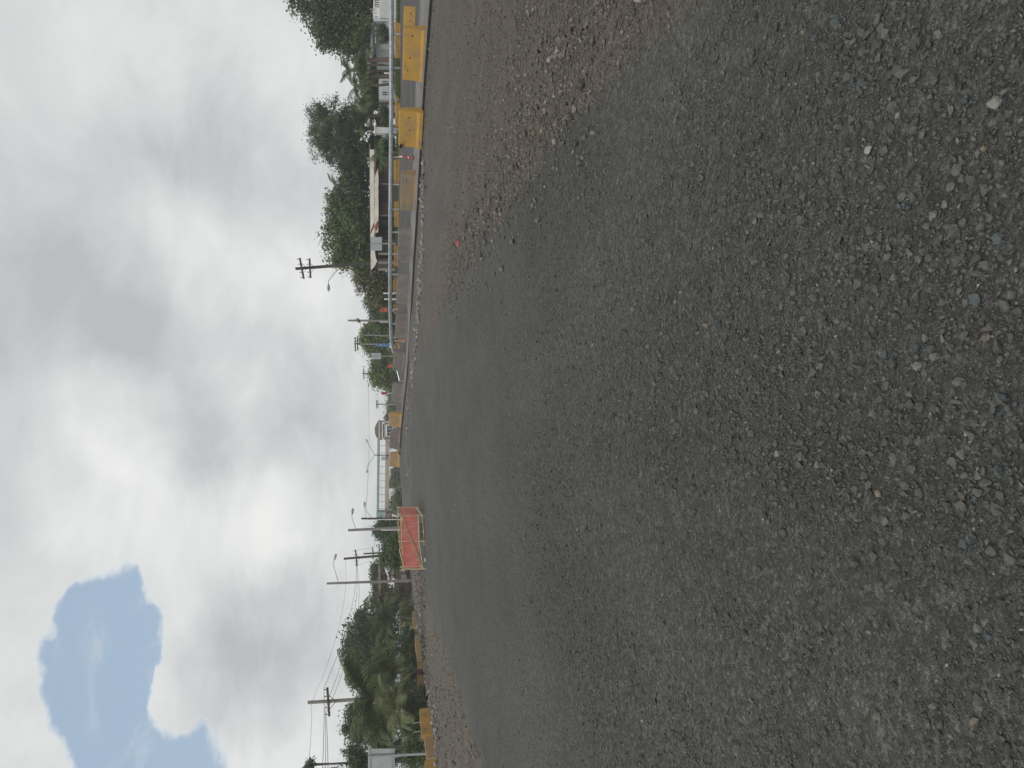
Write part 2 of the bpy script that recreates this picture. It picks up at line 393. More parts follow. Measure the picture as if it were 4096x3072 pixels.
def ground_material():
    m = bpy.data.materials.new('ground'); m.use_nodes = True; M['ground'] = m
    nt = m.node_tree; b = nt.nodes['Principled BSDF']; N = nt.nodes.new; L = nt.links.new
    b.inputs['Roughness'].default_value = .9; b.inputs['Specular IOR Level'].default_value = .25
    tc = N('ShaderNodeTexCoord'); P = tc.outputs['Object']
    def noise(s, d=5, rg=.6, v=P):
        n = N('ShaderNodeTexNoise'); n.inputs['Scale'].default_value = s; n.inputs['Detail'].default_value = d
        n.inputs['Roughness'].default_value = rg; L(v, n.inputs['Vector']); return n.outputs['Fac']
    def voro(s, feature='F1'):
        n = N('ShaderNodeTexVoronoi'); n.inputs['Scale'].default_value = s; n.feature = feature; L(P, n.inputs['Vector']); return n
    def ramp(f, stops):
        r = N('ShaderNodeValToRGB'); L(f, r.inputs[0]); e = r.color_ramp.elements
        e[0].position, e[0].color = stops[0][0], (*stops[0][1], 1); e[1].position, e[1].color = stops[-1][0], (*stops[-1][1], 1)
        for p, c in stops[1:-1]: k = e.new(p); k.color = (*c, 1)
        return r.outputs[0]
    def mixc(f, a, c, typ='MIX'):
        n = N('ShaderNodeMix'); n.data_type = 'RGBA'; n.blend_type = typ
        if isinstance(f, (int, float)): n.inputs[0].default_value = f
        else: L(f, n.inputs[0])
        L(a, n.inputs[6]); L(c, n.inputs[7]); return n.outputs[2]
    mp = N('ShaderNodeMapping'); mp.inputs['Scale'].default_value = (1.0, .35, 1); L(P, mp.inputs[0])
    dark = ramp(noise(.55, 6, .62, mp.outputs[0]), [(.30, (.069, .071, .065)), (.5, (.085, .086, .079)), (.72, (.105, .103, .093))])
    dust = ramp(noise(.28, 5), [(.48, (0, 0, 0)), (.72, (.42, .42, .42))])
    dcol = N('ShaderNodeRGB'); dcol.outputs[0].default_value = (.118, .105, .092, 1)
    dark = mixc(dust, dark, dcol.outputs[0])
    brown = ramp(noise(.9, 6), [(.3, (.094, .081, .069)), (.7, (.134, .115, .098))])
    dirt = ramp(noise(.8, 6), [(.3, (.096, .084, .069)), (.55, (.130, .113, .093)), (.75, (.172, .152, .127))])
    lane = ramp(noise(.7, 6, .6, mp.outputs[0]), [(.3, (.086, .079, .071)), (.7, (.120, .108, .095))])
    soil = ramp(noise(.5, 6), [(.35, (.055, .060, .030)), (.65, (.11, .10, .065))])
    za = N('ShaderNodeAttribute'); za.attribute_name = 'zone'
    sp = N('ShaderNodeSeparateColor'); L(za.outputs['Color'], sp.inputs[0])
    brk = noise(3.5, 4)
    def zf(o):
        a = N('ShaderNodeMath'); a.operation = 'ADD'; L(o, a.inputs[0])
        s = N('ShaderNodeMath'); s.operation = 'MULTIPLY_ADD'; L(brk, s.inputs[0]); s.inputs[1].default_value = .7; s.inputs[2].default_value = -.35
        L(s.outputs[0], a.inputs[1])
        r = N('ShaderNodeMapRange'); r.interpolation_type = 'SMOOTHSTEP'; L(a.outputs[0], r.inputs[0]); r.inputs[1].default_value = .2; r.inputs[2].default_value = .8
        return r.outputs[0]
    c = mixc(zf(sp.outputs[0]), dark, brown); c = mixc(zf(sp.outputs[1]), c, dirt); c = mixc(zf(sp.outputs[2]), c, lane)
    c = mixc(zf(za.outputs['Alpha']), c, soil)
    v1 = voro(70); v2 = voro(190); v3 = voro(28)
    def grit(v, lo, hi):
        s = N('ShaderNodeSeparateColor'); L(v.outputs['Color'], s.inputs[0])
        pw = N('ShaderNodeMath'); pw.operation = 'POWER'; L(s.outputs[0], pw.inputs[0]); pw.inputs[1].default_value = 2.5
        r = N('ShaderNodeMapRange'); L(pw.outputs[0], r.inputs[0]); r.inputs[3].default_value = lo; r.inputs[4].default_value = hi
        return r.outputs[0]
    mul = N('ShaderNodeMath'); mul.operation = 'MULTIPLY'; L(grit(v1, .78, 1.55), mul.inputs[0]); L(grit(v2, .80, 1.5), mul.inputs[1])
    mul2 = N('ShaderNodeMath'); mul2.operation = 'MULTIPLY'; L(mul.outputs[0], mul2.inputs[0]); L(grit(v3, .88, 1.35), mul2.inputs[1])
    sc = N('ShaderNodeVectorMath'); sc.operation = 'SCALE'; L(c, sc.inputs[0]); L(mul2.outputs[0], sc.inputs['Scale'])
    L(sc.outputs[0], b.inputs['Base Color'])
    # relief: pebbles proud, gaps low
    def inv(v, w):
        s = N('ShaderNodeMath'); s.operation = 'MULTIPLY'; L(v.outputs['Distance'], s.inputs[0]); s.inputs[1].default_value = -w; return s.outputs[0]
    ad = N('ShaderNodeMath'); L(inv(v1, 1.0), ad.inputs[0]); L(inv(v2, .5), ad.inputs[1])
    ad2 = N('ShaderNodeMath'); L(ad.outputs[0], ad2.inputs[0]); L(inv(v3, 1.2), ad2.inputs[1])
    ad3 = N('ShaderNodeMath'); L(ad2.outputs[0], ad3.inputs[0]); L(noise(300, 3), ad3.inputs[1])
    bp = N('ShaderNodeBump'); bp.inputs['Strength'].default_value = .8; bp.inputs['Distance'].default_value = .012
    L(ad3.outputs[0], bp.inputs['Height']); L(bp.outputs[0], b.inputs['Normal'])
ground_material()

# ------------------------------------------------------------------ terrain
KERB = [(1736, -180, 28.2), (1720, 0, 29.5), (1705, 200, 30.6), (1691, 400, 32.2), (1679, 620, 35.0), (1667, 834, 39.5), (1654, 1030, 45.0), (1645, 1200, 49.5),
        (1629, 1480, 60.0), (1615, 1607, 65.0), (1605, 1706, 69.0), (1597, 1813, 74.0), (1594, 1875, 80.0)]
RAIL = [(1557, -180, 51), (1557, 0, 52), (1556.5, 450, 55), (1554, 850, 58.5), (1553.6, 1100, 61.5), (1554, 1250, 64), (1559, 1360, 66), (1569, 1412, 67.5)]
kerb_w = [px(*k) for k in KERB]
rail_w = [px(*k) for k in RAIL]          # top edge of the rail
ctl = []
for x in range(-40, 41, 8):
    for y in (-60, -30, -12, -4, 2, 6, 10, 14, 18): ctl.append((x, y, 0))
for x in (-4, 0, 4): ctl += [(x, 26, 0), (x - 3, 34, .05)]
ctl += [tuple(p - Vector((0, 0, .10))) for p in kerb_w]
ctl += [tuple(p - Vector((0, 0, .80))) for p in rail_w]
for (X, Y, d) in [(1765, 3060, 38), (1735, 2890, 45), (1713, 2705, 56), (1697, 2575, 64), (1679, 2478, 80), (1668, 2394, 92),
                  (1699, 2062, 41), (1701, 2165, 41.5), (1703, 2275, 43), (1645, 2324, 90), (1628, 1960, 120), (1640, 2180, 95),
                  (1603, 1850, 200), (1606, 1960, 250), (1606, 2100, 200), (1601, 700, 70), (1600, 1000, 72), (1600, 200, 75), (1599, -300, 75),
                  (1596, 1200, 85), (1590, 1350, 110), (1590, 1500, 150), (1596, 1620, 200), (1636, 1850, 60), (1650, 1850, 46), (1640, 1650, 56), (1665, 1300, 45), (1700, 900, 33)]:
    ctl.append(tuple(px(X, Y, d)))
for (x, y, z) in [(120, 60, 1.2), (120, 200, 1.1), (60, 120, 1.3), (-60, 60, -.5), (-120, 60, -.6), (-120, 200, -.3), (-60, 150, -.1), (60, 0, .6), (-70, 20, -.3),
                  (0, 420, .2), (200, 420, .6), (-200, 420, 0), (120, -100, 0), (-120, -100, 0), (0, -150, 0)]: ctl.append((x, y, z))
ctl = np.array(ctl, float)
def _solve():
    P = ctl[:, :2]; n = len(P)
    K = np.sqrt(((P[:, None] - P[None]) ** 2).sum(-1) + 4.0) + np.eye(n) * -0.15
    A = np.zeros((n + 1, n + 1)); A[:n, :n] = K; A[:n, n] = 1; A[n, :n] = 1
    return np.linalg.solve(A, np.append(ctl[:, 2], 0))
_W = _solve()
def seg_dist(x, y, line):
    best = np.full(np.shape(x), 1e9)
    for a, b in zip(line[:-1], line[1:]):
        ax, ay = a[0], a[1]; bx, by = b[0] - ax, b[1] - ay
        t = np.clip(((x - ax) * bx + (y - ay) * by) / (bx * bx + by * by), 0, 1)
        best = np.minimum(best, np.hypot(x - ax - t * bx, y - ay - t * by))
    return best
BERM = [px(1790, 3072, 33), px(1765, 2920, 38), px(1738, 2740, 48), px(1712, 2590, 58), px(1692, 2480, 70), px(1678, 2390, 80), px(1690, 2320, 60)]
WIND = []
def hbase(x, y):
    x = np.asarray(x, float); y = np.asarray(y, float); sh = x.shape
    xf = x.ravel(); yf = y.ravel(); out = np.empty(len(xf))
    for i in range(0, len(xf), 20000):
        dx = xf[i:i + 20000, None] - ctl[None, :, 0]; dy = yf[i:i + 20000, None] - ctl[None, :, 1]
        out[i:i + 20000] = np.sqrt(dx * dx + dy * dy + 4.0) @ _W[:-1] + _W[-1]
    r = np.hypot(xf, yf); w = np.clip((r - 380) / 300, 0, 1)
    return (out * (1 - w) + .2 * w).reshape(sh)
def height(x, y):
    x = np.asarray(x, float); y = np.asarray(y, float)
    z = hbase(x, y)
    r = np.hypot(x, y); fade = np.clip(1.2 - r / 60, 0, 1)
    z = z + fade * ((fbm2(x, y, .8, 3, 3) - .5) * .05 + (fbm2(x, y, 7, 3, 9) - .5) * .018)
    db = seg_dist(x, y, BERM); z = z + np.exp(-(db / 1.0) ** 2) * (.10 + .25 * fbm2(x, y, .9, 3, 21))
    if WIND:
        dw = seg_dist(x, y, WIND); z = z + np.exp(-(dw / .55) ** 2) * .10 * fbm2(x, y, 1.2, 3, 33) * 1.6
    return z
def gz(x, y): return float(height(np.array([x]), np.array([y]))[0])
def ghit(X, Y):
    v = pdir(X, Y); d = 20.0
    for _ in range(14):
        p = CAM + v * (d / v.y); zz = float(hbase(np.array([p.x]), np.array([p.y]))[0])
        t = (zz - CAM.z) / v.z
        dn = v.y * t if 0 < t else 200
        d = .5 * d + .5 * min(max(dn, 1), 200)
    return CAM + v * (d / v.y)
BROWN_LO = [(1692, 1430), (1730, 1340), (1775, 1240), (1840, 1110), (1900, 1010), (2010, 880), (2150, 700), (2300, 520), (2450, 350), (2600, 200), (2800, 0), (3000, -250)]
BROWN_HI = [(1880, -400), (1850, 0), (1880, 300), (1850, 600), (1800, 760), (1745, 1000), (1700, 1250), (1684, 1400)]
poly_brown = [ghit(*p) for p in BROWN_LO + BROWN_HI]
poly_lane = [ghit(*p) for p in reversed(BROWN_HI)] + [kerb_w[0] + Vector((1, -.5, 0))] + [p for p in kerb_w]
poly_dirt = [ghit(*p) for p in [(1640, 2040), (1668, 2265), (1700, 2400), (1745, 2520), (1795, 2650), (1850, 2800), (1900, 2950), (1940, 3072), (2020, 3300),
                                (1790, 3300), (1750, 3072), (1728, 2850), (1700, 2620), (1672, 2430), (1650, 2330), (1627, 2040), (1627, 1800), (1634, 1790)]]
WIND = [ghit(*p) for p in [(1800, 1130), (1870, 1000), (1980, 830), (2090, 660), (2200, 500), (2300, 300), (2400, 100)]]
def inpoly(x, y, poly):
    r = np.zeros(np.shape(x), bool); n = len(poly)
    for i in range(n):
        a = poly[i]; b = poly[(i + 1) % n]
        c = ((a[1] > y) != (b[1] > y)) & (x < (b[0] - a[0]) * (y - a[1]) / (b[1] - a[1] + 1e-12) + a[0])
        r ^= c
    return r
def zones(x, y, soft=True):
    r_ = np.hypot(x, y)
    jx = x + (fbm2(x, y, .9, 3, 41) - .5) * .9 * np.clip(r_ / 14, .3, 1.2); jy = y + (fbm2(x, y, .9, 3, 57) - .5) * .9 * np.clip(r_ / 14, .3, 1.2)
    if not soft: return zones0(jx, jy)
    acc = 0
    for k in range(8):
        a = k * 2.4; q = (k + .5) / 8
        w = np.clip(r_ * .022, .05, .5) * q ** .5
        acc = acc + zones0(jx + np.cos(a) * w, jy + np.sin(a) * w)
    return acc / 8
def zones0(jx, jy):
    br = inpoly(jx, jy, poly_brown); di = inpoly(jx, jy, poly_dirt); la = inpoly(jx, jy, poly_lane)
    left = [(-60, -60), (-24, 20)] + [(p.x - .6, p.y) for p in (px(1765, 3060, 38), px(1735, 2890, 45), px(1713, 2705, 56), px(1697, 2575, 64), px(1679, 2478, 80), px(1668, 2394, 92))] + [(-26, 140), (-30, 3000), (-3000, 3000), (-3000, -60)]
    right = [(40, -60), (45, 40)] + [(p.x + .3, p.y + .5) for p in rail_w] + [(0, 90), (-4, 140), (0, 3000), (3000, 3000), (3000, -60)]
    so_ = inpoly(jx, jy, left) | inpoly(jx, jy, right)
    return np.stack([br, di, la, so_], -1).astype(float)

def build_ground():
    ang = np.concatenate([np.linspace(-47, 47, 430), np.linspace(47, 313, 62)[1:-1]])
    ang = np.radians(ang); na = len(ang)
    r = [1.0]
    while r[-1] < 70: r.append(r[-1] * 1.0125)
    while r[-1] < 1500: r.append(r[-1] * 1.07)
    r = np.array([.35, .7] + r); nr = len(r)
    X = r[:, None] * np.sin(ang)[None]; Y = r[:, None] * np.cos(ang)[None]
    Z = height(X, Y); zn = zones(X, Y)
    verts = np.stack([X, Y, Z], -1).reshape(-1, 3)
    i = np.arange(nr - 1)[:, None]; j = np.arange(na)[None]; j2 = (j + 1) % na
    F = np.stack([i * na + j, i * na + j2, (i + 1) * na + j2, (i + 1) * na + j], -1).reshape(-1, 4)[:, ::-1]
    o = np_mesh('ground', verts, F, 'ground')
    me = o.data
    at = me.attributes.new('zone', 'FLOAT_COLOR', 'POINT'); at.data.foreach_set('color', np.ascontiguousarray(zn.reshape(-1, 4), np.float32).ravel())
    me.polygons.foreach_set('use_smooth', np.ones(len(me.polygons), bool))
    # close the small disc under the photographer
    bm = bmesh.new(); bm.from_mesh(me); bm.verts.ensure_lookup_table()
    bm.faces.new([bm.verts[k] for k in range(na)][::-1]); bmesh.ops.recalc_face_normals(bm, faces=bm.faces[:]); bm.to_mesh(me); bm.free()
    tag(o, 'dark grey crushed stone road bed with brown dirt shoulders', 'ground', kind='structure')
    return o
GROUND = build_ground()

# ------------------------------------------------------------------ slab road on the right
def polyline(line, n):
    P = [Vector(p) for p in line]; s = [0]
    for a, b in zip(P[:-1], P[1:]): s.append(s[-1] + (b - a).length)
    out = []
    for k in range(n):
        t = s[-1] * k / (n - 1); i = max(j for j in range(len(P) - 1) if s[j] <= t + 1e-9)
        out.append(P[i].lerp(P[i + 1], (t - s[i]) / (s[i + 1] - s[i])))
    return out
def build_slab():
    n = 60
    kf = polyline(kerb_w, n)
    rb = polyline([p - Vector((0, 0, .78)) for p in rail_w] + [px(1580, 1600, 80), px(1588, 1800, 95), px(1592, 1900, 100)], n)
    def rowpt(i, t):
        p = kf[i].lerp(rb[i], t)
        z = p.z
        if t > 0: z = max(z, gz(p.x, p.y) + .05)
        return Vector((p.x, p.y, z))
    for nm, m_, ts in (('concrete_slab', 'slab', [0, .06, .14, .22]), ('road', 'asphalt', [.22, .35, .5, .65, .8, .93])):
        v = []; f = []
        for i in range(n):
            for t in ts:
                p = rowpt(i, t); v.append(tuple(p + Vector((0, 0, 0 if m_ == 'slab' else -.006))))
        w = len(ts)
        for i in range(n - 1):
            for k in range(w - 1):
                f.append((i * w + k, i * w + k + 1, (i + 1) * w + k + 1, (i + 1) * w + k))
        b = MB(); b.add(v, f)
        o = b.build(nm, m_); tag(o, kind='structure')
        tag(o, 'pale concrete pavement slab behind the strip of painted edge shade' if m_ == 'slab' else 'grey asphalt carriageway between concrete barriers and guard rail', 'road')
    # thin black strip at the slab's front; its colour paints the face's shade
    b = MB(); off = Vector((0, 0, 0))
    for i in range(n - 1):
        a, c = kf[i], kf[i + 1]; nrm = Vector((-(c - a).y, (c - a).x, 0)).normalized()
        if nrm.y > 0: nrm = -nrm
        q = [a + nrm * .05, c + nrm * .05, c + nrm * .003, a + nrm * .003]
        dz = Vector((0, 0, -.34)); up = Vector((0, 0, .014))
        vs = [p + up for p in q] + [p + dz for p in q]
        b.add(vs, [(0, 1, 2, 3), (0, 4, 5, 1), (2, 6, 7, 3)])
    o = b.build('kerb_shade', 'black_and_edge_shade'); tag(o, 'black strip painted as shade along the concrete slab edge', 'kerb_shade', kind='structure')
build_slab()

# ------------------------------------------------------------------ gravel and stones
def stone_templates(k, npts, seed):
    r = random.Random(seed); T = []
    for _ in range(k):
        bm = bmesh.new()
        for i in range(npts):
            v = Vector((r.gauss(0, 1), r.gauss(0, 1), r.gauss(0, 1))).normalized()
            v *= r.uniform(.75, 1.0)
            bm.verts.new((v.x * .5, v.y * .5 * r.uniform(.8, 1), v.z * .5))
        bmesh.ops.convex_hull(bm, input=bm.verts)
        bmesh.ops.delete(bm, geom=[v for v in bm.verts if not v.link_faces], context='VERTS')
        bmesh.ops.triangulate(bm, faces=bm.faces); bm.verts.index_update()
        bm.verts.ensure_lookup_table()
        T.append((np.array([v.co[:] for v in bm.verts]), np.array([[v.index for v in f.verts] for f in bm.faces])))
        bm.free()
    return T
T_SMALL = stone_templates(10, 8, 5); T_BIG = stone_templates(10, 15, 6)
T_MESH = []
for (tv, tf) in T_BIG:
    me = bpy.data.meshes.new('stone'); me.from_pydata([tuple(v) for v in tv], [], [tuple(f) for f in tf]); me.update(); me.materials.append(M['stone_one']); T_MESH.append(me)

PAL_DARK = np.array([(0.064, 0.067, 0.061), (0.079, 0.083, 0.074), (0.097, 0.100, 0.091), (0.073, 0.087, 0.088), (0.117, 0.117, 0.105), (0.095, 0.088, 0.078), (0.165, 0.163, 0.147), (0.182, 0.154, 0.117), (0.259, 0.253, 0.233)])
PW_DARK = np.array([.18, .28, .25, .08, .12, .06, .022, .004, .004])
PAL_BROWN = np.array([(0.097, 0.086, 0.075), (0.122, 0.107, 0.092), (0.149, 0.132, 0.113), (0.176, 0.157, 0.137), (0.115, 0.095, 0.077), (0.207, 0.185, 0.162), (0.092, 0.089, 0.080), (0.270, 0.249, 0.217)])
PW_BROWN = np.array([.20, .24, .20, .10, .11, .05, .08, .02])
PAL_PALE = np.array([(.16, .15, .14), (.21, .20, .185), (.26, .25, .235), (.32, .31, .29), (.13, .12, .11)])
PW_PALE = np.array([.25, .28, .22, .1, .15])

PW_FAR = np.array([.05, .14, .26, .06, .28, .06, .10, .02, .03])
STONES = []    # x, y, size, palette colour, flatness
def put(x, y, s, pal, pw, flat=(.45, .8), sink=.3):
    n = len(x); c = pal[rng.choice(len(pal), n, p=pw / pw.sum())] * rng.uniform(.82, 1.2, (n, 1))
    STONES.append(np.column_stack([x, y, s, c, rng.uniform(*flat, n), np.full(n, sink)]))
def sample_fan(n, r0, r1, a=38):
    th = np.radians(rng.uniform(-a, a, n)); r = np.sqrt(rng.uniform(r0 * r0, r1 * r1, n)); return r * np.sin(th), r * np.cos(th)
PILE = ghit(3750, 2080)          # a thicker drift of coarse chips lies here
def fgravel(n, r0, r1, smin, smax, pw, thr, far=False):
    x, y = sample_fan(n, r0, r1)
    rr_ = np.hypot(x, y); fade = np.clip((r1 - rr_) / (r1 * .45), 0, 1) * (np.clip((rr_ - r0) / (r0 * .35), 0, 1) if r0 > 2 else 1)
    u = rng.random(n); s = smin * (1 - u * (1 - (smin / smax) ** pw)) ** (-1 / pw)
    d = fbm2(x, y * .45, .9, 4, 71) + .16 * np.exp(-((x - PILE.x) ** 2 + (y - PILE.y) ** 2) / .8); d2 = fbm2(x, y * .7, 2.6, 3, 77)
    keep = (d * .65 + d2 * .35 + rng.normal(0, .10, n)) > thr
    keep &= rng.random(n) < fade
    sx = x + rng.normal(0, .010, n) * np.hypot(x, y); sy = y + rng.normal(0, .02, n) * np.hypot(x, y)
    z = zones(sx, sy, False); keep &= (z[:, 1] < .5) & (z[:, 2] < .5)
    bz = z[keep, 0] > .5; x, y, s = x[keep], y[keep], s[keep]
    put(x[~bz], y[~bz], s[~bz], PAL_DARK, PW_FAR if far else PW_DARK, (.22, .42) if far else (.45, .8), .22 if far else .3); put(x[bz], y[bz], s[bz] * 1.3, PAL_BROWN, PW_BROWN)
fgravel(78000, 1.2, 5.2, .0085, .050, 2.3, .42)
fgravel(16000, 1.2, 5.0, .020, .055, 2.6, .56)
fgravel(72000, 3.2, 11, .013, .055, 2.6, .46)
fgravel(20000, 7.5, 34, .022, .07, 2.8, .48, True)
def band(n, poly, smin, smax, pw, pal, pwt, cond=None, flat=(.45, .85), sink=.3):
    xs = [p[0] for p in poly]; ys = [p[1] for p in poly]
    # sample more where it is near
    out_x = []; out_y = []; got = 0
    x = rng.uniform(min(xs), max(xs), n * 6); y = min(ys) * (max(ys) / min(ys)) ** rng.random(n * 6)
    k = inpoly(x, y, poly); x = x[k][:n]; y = y[k][:n]; m = len(x)
    u = rng.random(m); s = smin * (1 - u * (1 - (smin / smax) ** pw)) ** (-1 / pw)
    if cond is not None:
        kk = cond(x, y); x, y, s = x[kk], y[kk], s[kk]
    put(x, y, s, pal, pwt, flat, sink)
near_brown = [p for p in poly_brown]
band(22000, near_brown, .020, .085, 2.4, PAL_BROWN, PW_BROWN, lambda x, y: fbm2(x, y, 1.0, 3, 5) + rng.normal(0, .1, len(x)) > .42)
def along(n, line, spread, smin, smax, pw, pal, pwt, flat=(.5, .9), sink=.25, bias=0.0):
    P = polyline(line, 200); P = np.array([p[:] for p in P]); i = rng.integers(0, 199, n); t = rng.random((n, 1))
    q = P[i] * (1 - t) + P[i + 1] * t; g = rng.normal(bias, spread, n)
    tg = P[i + 1] - P[i]; nn = np.column_stack([-tg[:, 1], tg[:, 0]]); nn /= np.linalg.norm(nn, axis=1)[:, None] + 1e-9
    u = rng.random(n); s = smin * (1 - u * (1 - (smin / smax) ** pw)) ** (-1 / pw)
    put(q[:, 0] + nn[:, 0] * g, q[:, 1] + nn[:, 1] * g, s, pal, pwt, flat, sink)
along(2600, WIND, .55, .03, .15, 2.2, PAL_BROWN, PW_BROWN)
rub = [ghit(*p) for p in ((1696, 640), (1694, 760), (1693, 860), (1692, 960), (1686, 1060), (1680, 1150), (1674, 1250), (1668, 1350), (1657, 1450), (1648, 1500))]
along(1100, rub, .55, .07, .38, 1.5, PAL_PALE, PW_PALE)
along(300, [k + Vector((-.25, -1.3, 0)) for k in kerb_w[0:5]], .5, .05, .18, 2.0, PAL_BROWN, PW_BROWN)
along(220, [ghit(1636, 1560), ghit(1632, 1700), ghit(1630, 1850), ghit(1632, 1950)], .9, .08, .4, 1.8, PAL_PALE, PW_PALE)
along(2600, BERM, .75, .06, .42, 1.9, PAL_BROWN, PW_BROWN)
along(700, BERM, .8, .12, .5, 1.8, PAL_PALE, PW_PALE)
along(500, [px(1696, 2290, 44), px(1690, 2340, 50), px(1684, 2400, 60)], 1.0, .07, .4, 1.9, PAL_BROWN, PW_BROWN)
band(8000, poly_dirt, .03, .18, 2.2, PAL_BROWN, PW_BROWN)
band(6000, poly_lane, .022, .10, 2.6, PAL_BROWN, PW_BROWN)
band(900, poly_lane, .025, .11, 2.4, PAL_PALE, PW_PALE)
S = np.concatenate(STONES)
S = S[S[:, 1] > .9]
dd = np.hypot(S[:, 0], S[:, 1]); app = S[:, 2] / (dd * dd + 2.5) ** .5
inview = (np.abs(S[:, 0]) < S[:, 1] * .53) & (S[:, 1] > 1.75)
order = np.argsort(-np.where(inview, app, 0)); big = order[:300]; rest = np.setdiff1d(np.arange(len(S)), big)
SZ = height(S[:, 0], S[:, 1])
for i in big:
    x, y, s, cr, cg, cb, fl, sk = S[i]
    o = bpy.data.objects.new('stone', T_MESH[i % len(T_MESH)]); COL.objects.link(o); o.parent = GROUND
    o.scale = (s, s * random.uniform(.65, 1), s * fl); o.rotation_euler = (random.uniform(-.3, .3), random.uniform(-.3, .3), random.uniform(0, 6.28))
    o.location = (x, y, SZ[i] + s * fl * (.5 - sk)); o.color = (cr, cg, cb, 1)
def stones_mesh(name, idx, label):
    V = []; F = []; C = []; base = 0
    ks = rng.integers(0, 10, len(idx)); bigger = S[idx, 2] > .05
    for T, msk in ((T_SMALL, ~bigger), (T_BIG, bigger)):
        for k in range(10):
            sel = idx[(ks == k) & msk]; n = len(sel)
            if not n: continue
            tv, tf = T[k]; nv = len(tv)
            a = rng.uniform(0, 2 * np.pi, n); tx = rng.normal(0, .28, n); ty = rng.normal(0, .28, n)
            s = S[sel, 2]; sc = np.column_stack([s, s * rng.uniform(.6, 1, n), s * S[sel, 6]])
            p = tv[None] * sc[:, None, :]
            z = p[..., 2] + p[..., 0] * tx[:, None] + p[..., 1] * ty[:, None]
            x = p[..., 0] * np.cos(a)[:, None] - p[..., 1] * np.sin(a)[:, None]
            y = p[..., 0] * np.sin(a)[:, None] + p[..., 1] * np.cos(a)[:, None]
            pts = np.stack([x + S[sel, 0][:, None], y + S[sel, 1][:, None], z + (SZ[sel] + s * S[sel, 6] * (.5 - S[sel, 7]))[:, None]], -1)
            V.append(pts.reshape(-1, 3)); F.append((tf[None] + (base + np.arange(n) * nv)[:, None, None]).reshape(-1, 3)); base += n * nv
            C.append(np.repeat(np.column_stack([S[sel, 3:6], np.ones(n)]), len(tf), axis=0))
    o = np_mesh(name, np.concatenate(V), np.concatenate(F), 'stone_many', face_attr={'scol': ('FLOAT_COLOR', np.concatenate(C))})
    return tag(o, label, 'gravel', kind='stuff')
stones_mesh('gravel', rest, 'loose crushed stone and rubble scattered over the road bed')

# ------------------------------------------------------------------ concrete barriers
def jersey(label, Yr, dr, Xr, Yl, dl, Xl, hgt, m_, group, holes=2, slope=0.0):
    A = px(Xr, Yr, dr); B = px(Xl, Yl, dl)
    mid = (A + B) / 2; e = Vector((B.x - A.x, B.y - A.y, 0)); Ln = e.length
    rz = math.atan2(e.y, e.x)
    t = thing('concrete_barrier', label, 'barrier', mid, rz, group)
    prof = [(-.25, -.10), (-.25, .05), (-.165, .17), (-.105, hgt - .03), (-.08, hgt), (.08, hgt), (.105, hgt - .03), (.165, .17), (.25, .05), (.25, -.10)]
    n = 9; b = MB(); v = []; f = []; P = len(prof); rr = random.Random(int(Yr * 31 + Yl * 7))
    for i in range(n):
        u = i / (n - 1); x = (u - .5) * Ln; zz = (B.z - A.z) * (u - .5)
        ins = .02 if i in (0, n - 1) else 0
        for (py, pz) in prof:
            jy = rr.uniform(-.004, .004); chip = rr.random() < .06 and pz > .5
            xs = x + (slope * max(pz, 0) / hgt * (1 if i == 0 else -1) if i in (0, n - 1) else 0)
            v.append((xs, py * (1 - ins) + jy, pz - (.012 if ins and pz > .5 else 0) + zz - (.015 if chip else 0)))
    for i in range(n - 1):
        for k in range(P):
            k2 = (k + 1) % P; f.append((i * P + k, i * P + k2, (i + 1) * P + k2, (i + 1) * P + k))
    f.append(tuple(range(P))); f.append(tuple((n - 1) * P + k for k in range(P)))
    b.add(v, f); b.build('body', m_, t)
    for k in range(holes):
        hz = hgt * rr.uniform(.45, .78); hy = .165 - .06 * (hz - .17) / (hgt - .20)
        u = ((k + .5) / holes - .5 if holes > 1 else 0) + rr.uniform(-.09, .09)
        x = u * Ln; b = MB(); b.tube([(x, hy - .02, hz + (B.z - A.z) * u), (x, hy + .006, hz + (B.z - A.z) * u)], .035, 8)
        b.build('lifting_hole', 'hole', t)
    return t
G1 = 'concrete barriers lining the concrete slab'
jersey('yellow barrier end piece standing furthest right behind the nearest yellow barrier', 30, 37.5, 1683, 112, 37.8, 1681, .84, 'yellow', G1)
jersey('long yellow barrier nearest the camera, dust stained along its foot', 112, 31.0, 1701, 318, 32.8, 1692, .90, 'yellow', G1, 3)
NOTCH = jersey('second yellow barrier from the right with a dark notch at its upper left corner', 440, 32.6, 1684, 582, 34.2, 1677, .95, 'yellow', G1, 3)
jersey('mustard barrier caked in brown dust, third along the slab', 690, 38.6, 1671, 836, 41.0, 1664, .86, 'yellow_brown', G1)
jersey('bare grey concrete barrier with a pale lower face, fourth along the slab', 917, 44.8, 1657, 1044, 47.5, 1648, .93, 'concrete', G1)
jersey('bare concrete barrier streaked with dark mud below the two white posts', 1100, 49.0, 1648, 1215, 52.0, 1637, .93, 'concrete', G1, 2, .2)
jersey('reddish grey concrete barrier just right of the traffic cone', 1250, 54.5, 1636, 1352, 58.0, 1627, .93, 'concrete_red', G1)
jersey('reddish grey concrete barrier between the traffic cone and the T shaped bar', 1402, 60.0, 1622, 1477, 63.0, 1613, .92, 'concrete_red', G1)
jersey('tan concrete barrier left of the T shaped bar', 1530, 65.0, 1617, 1606, 68.0, 1609, .98, 'concrete', G1)
jersey('dusty yellow barrier half hiding the white van', 1649, 68.0, 1608, 1702, 70.0, 1604, 1.12, 'yellow_dusty', G1, 0)
jersey('brown concrete barrier with a sloping side left of the white van', 1712, 70.5, 1604, 1796, 73.5, 1598, .98, 'concrete_red', G1, 0, .45)
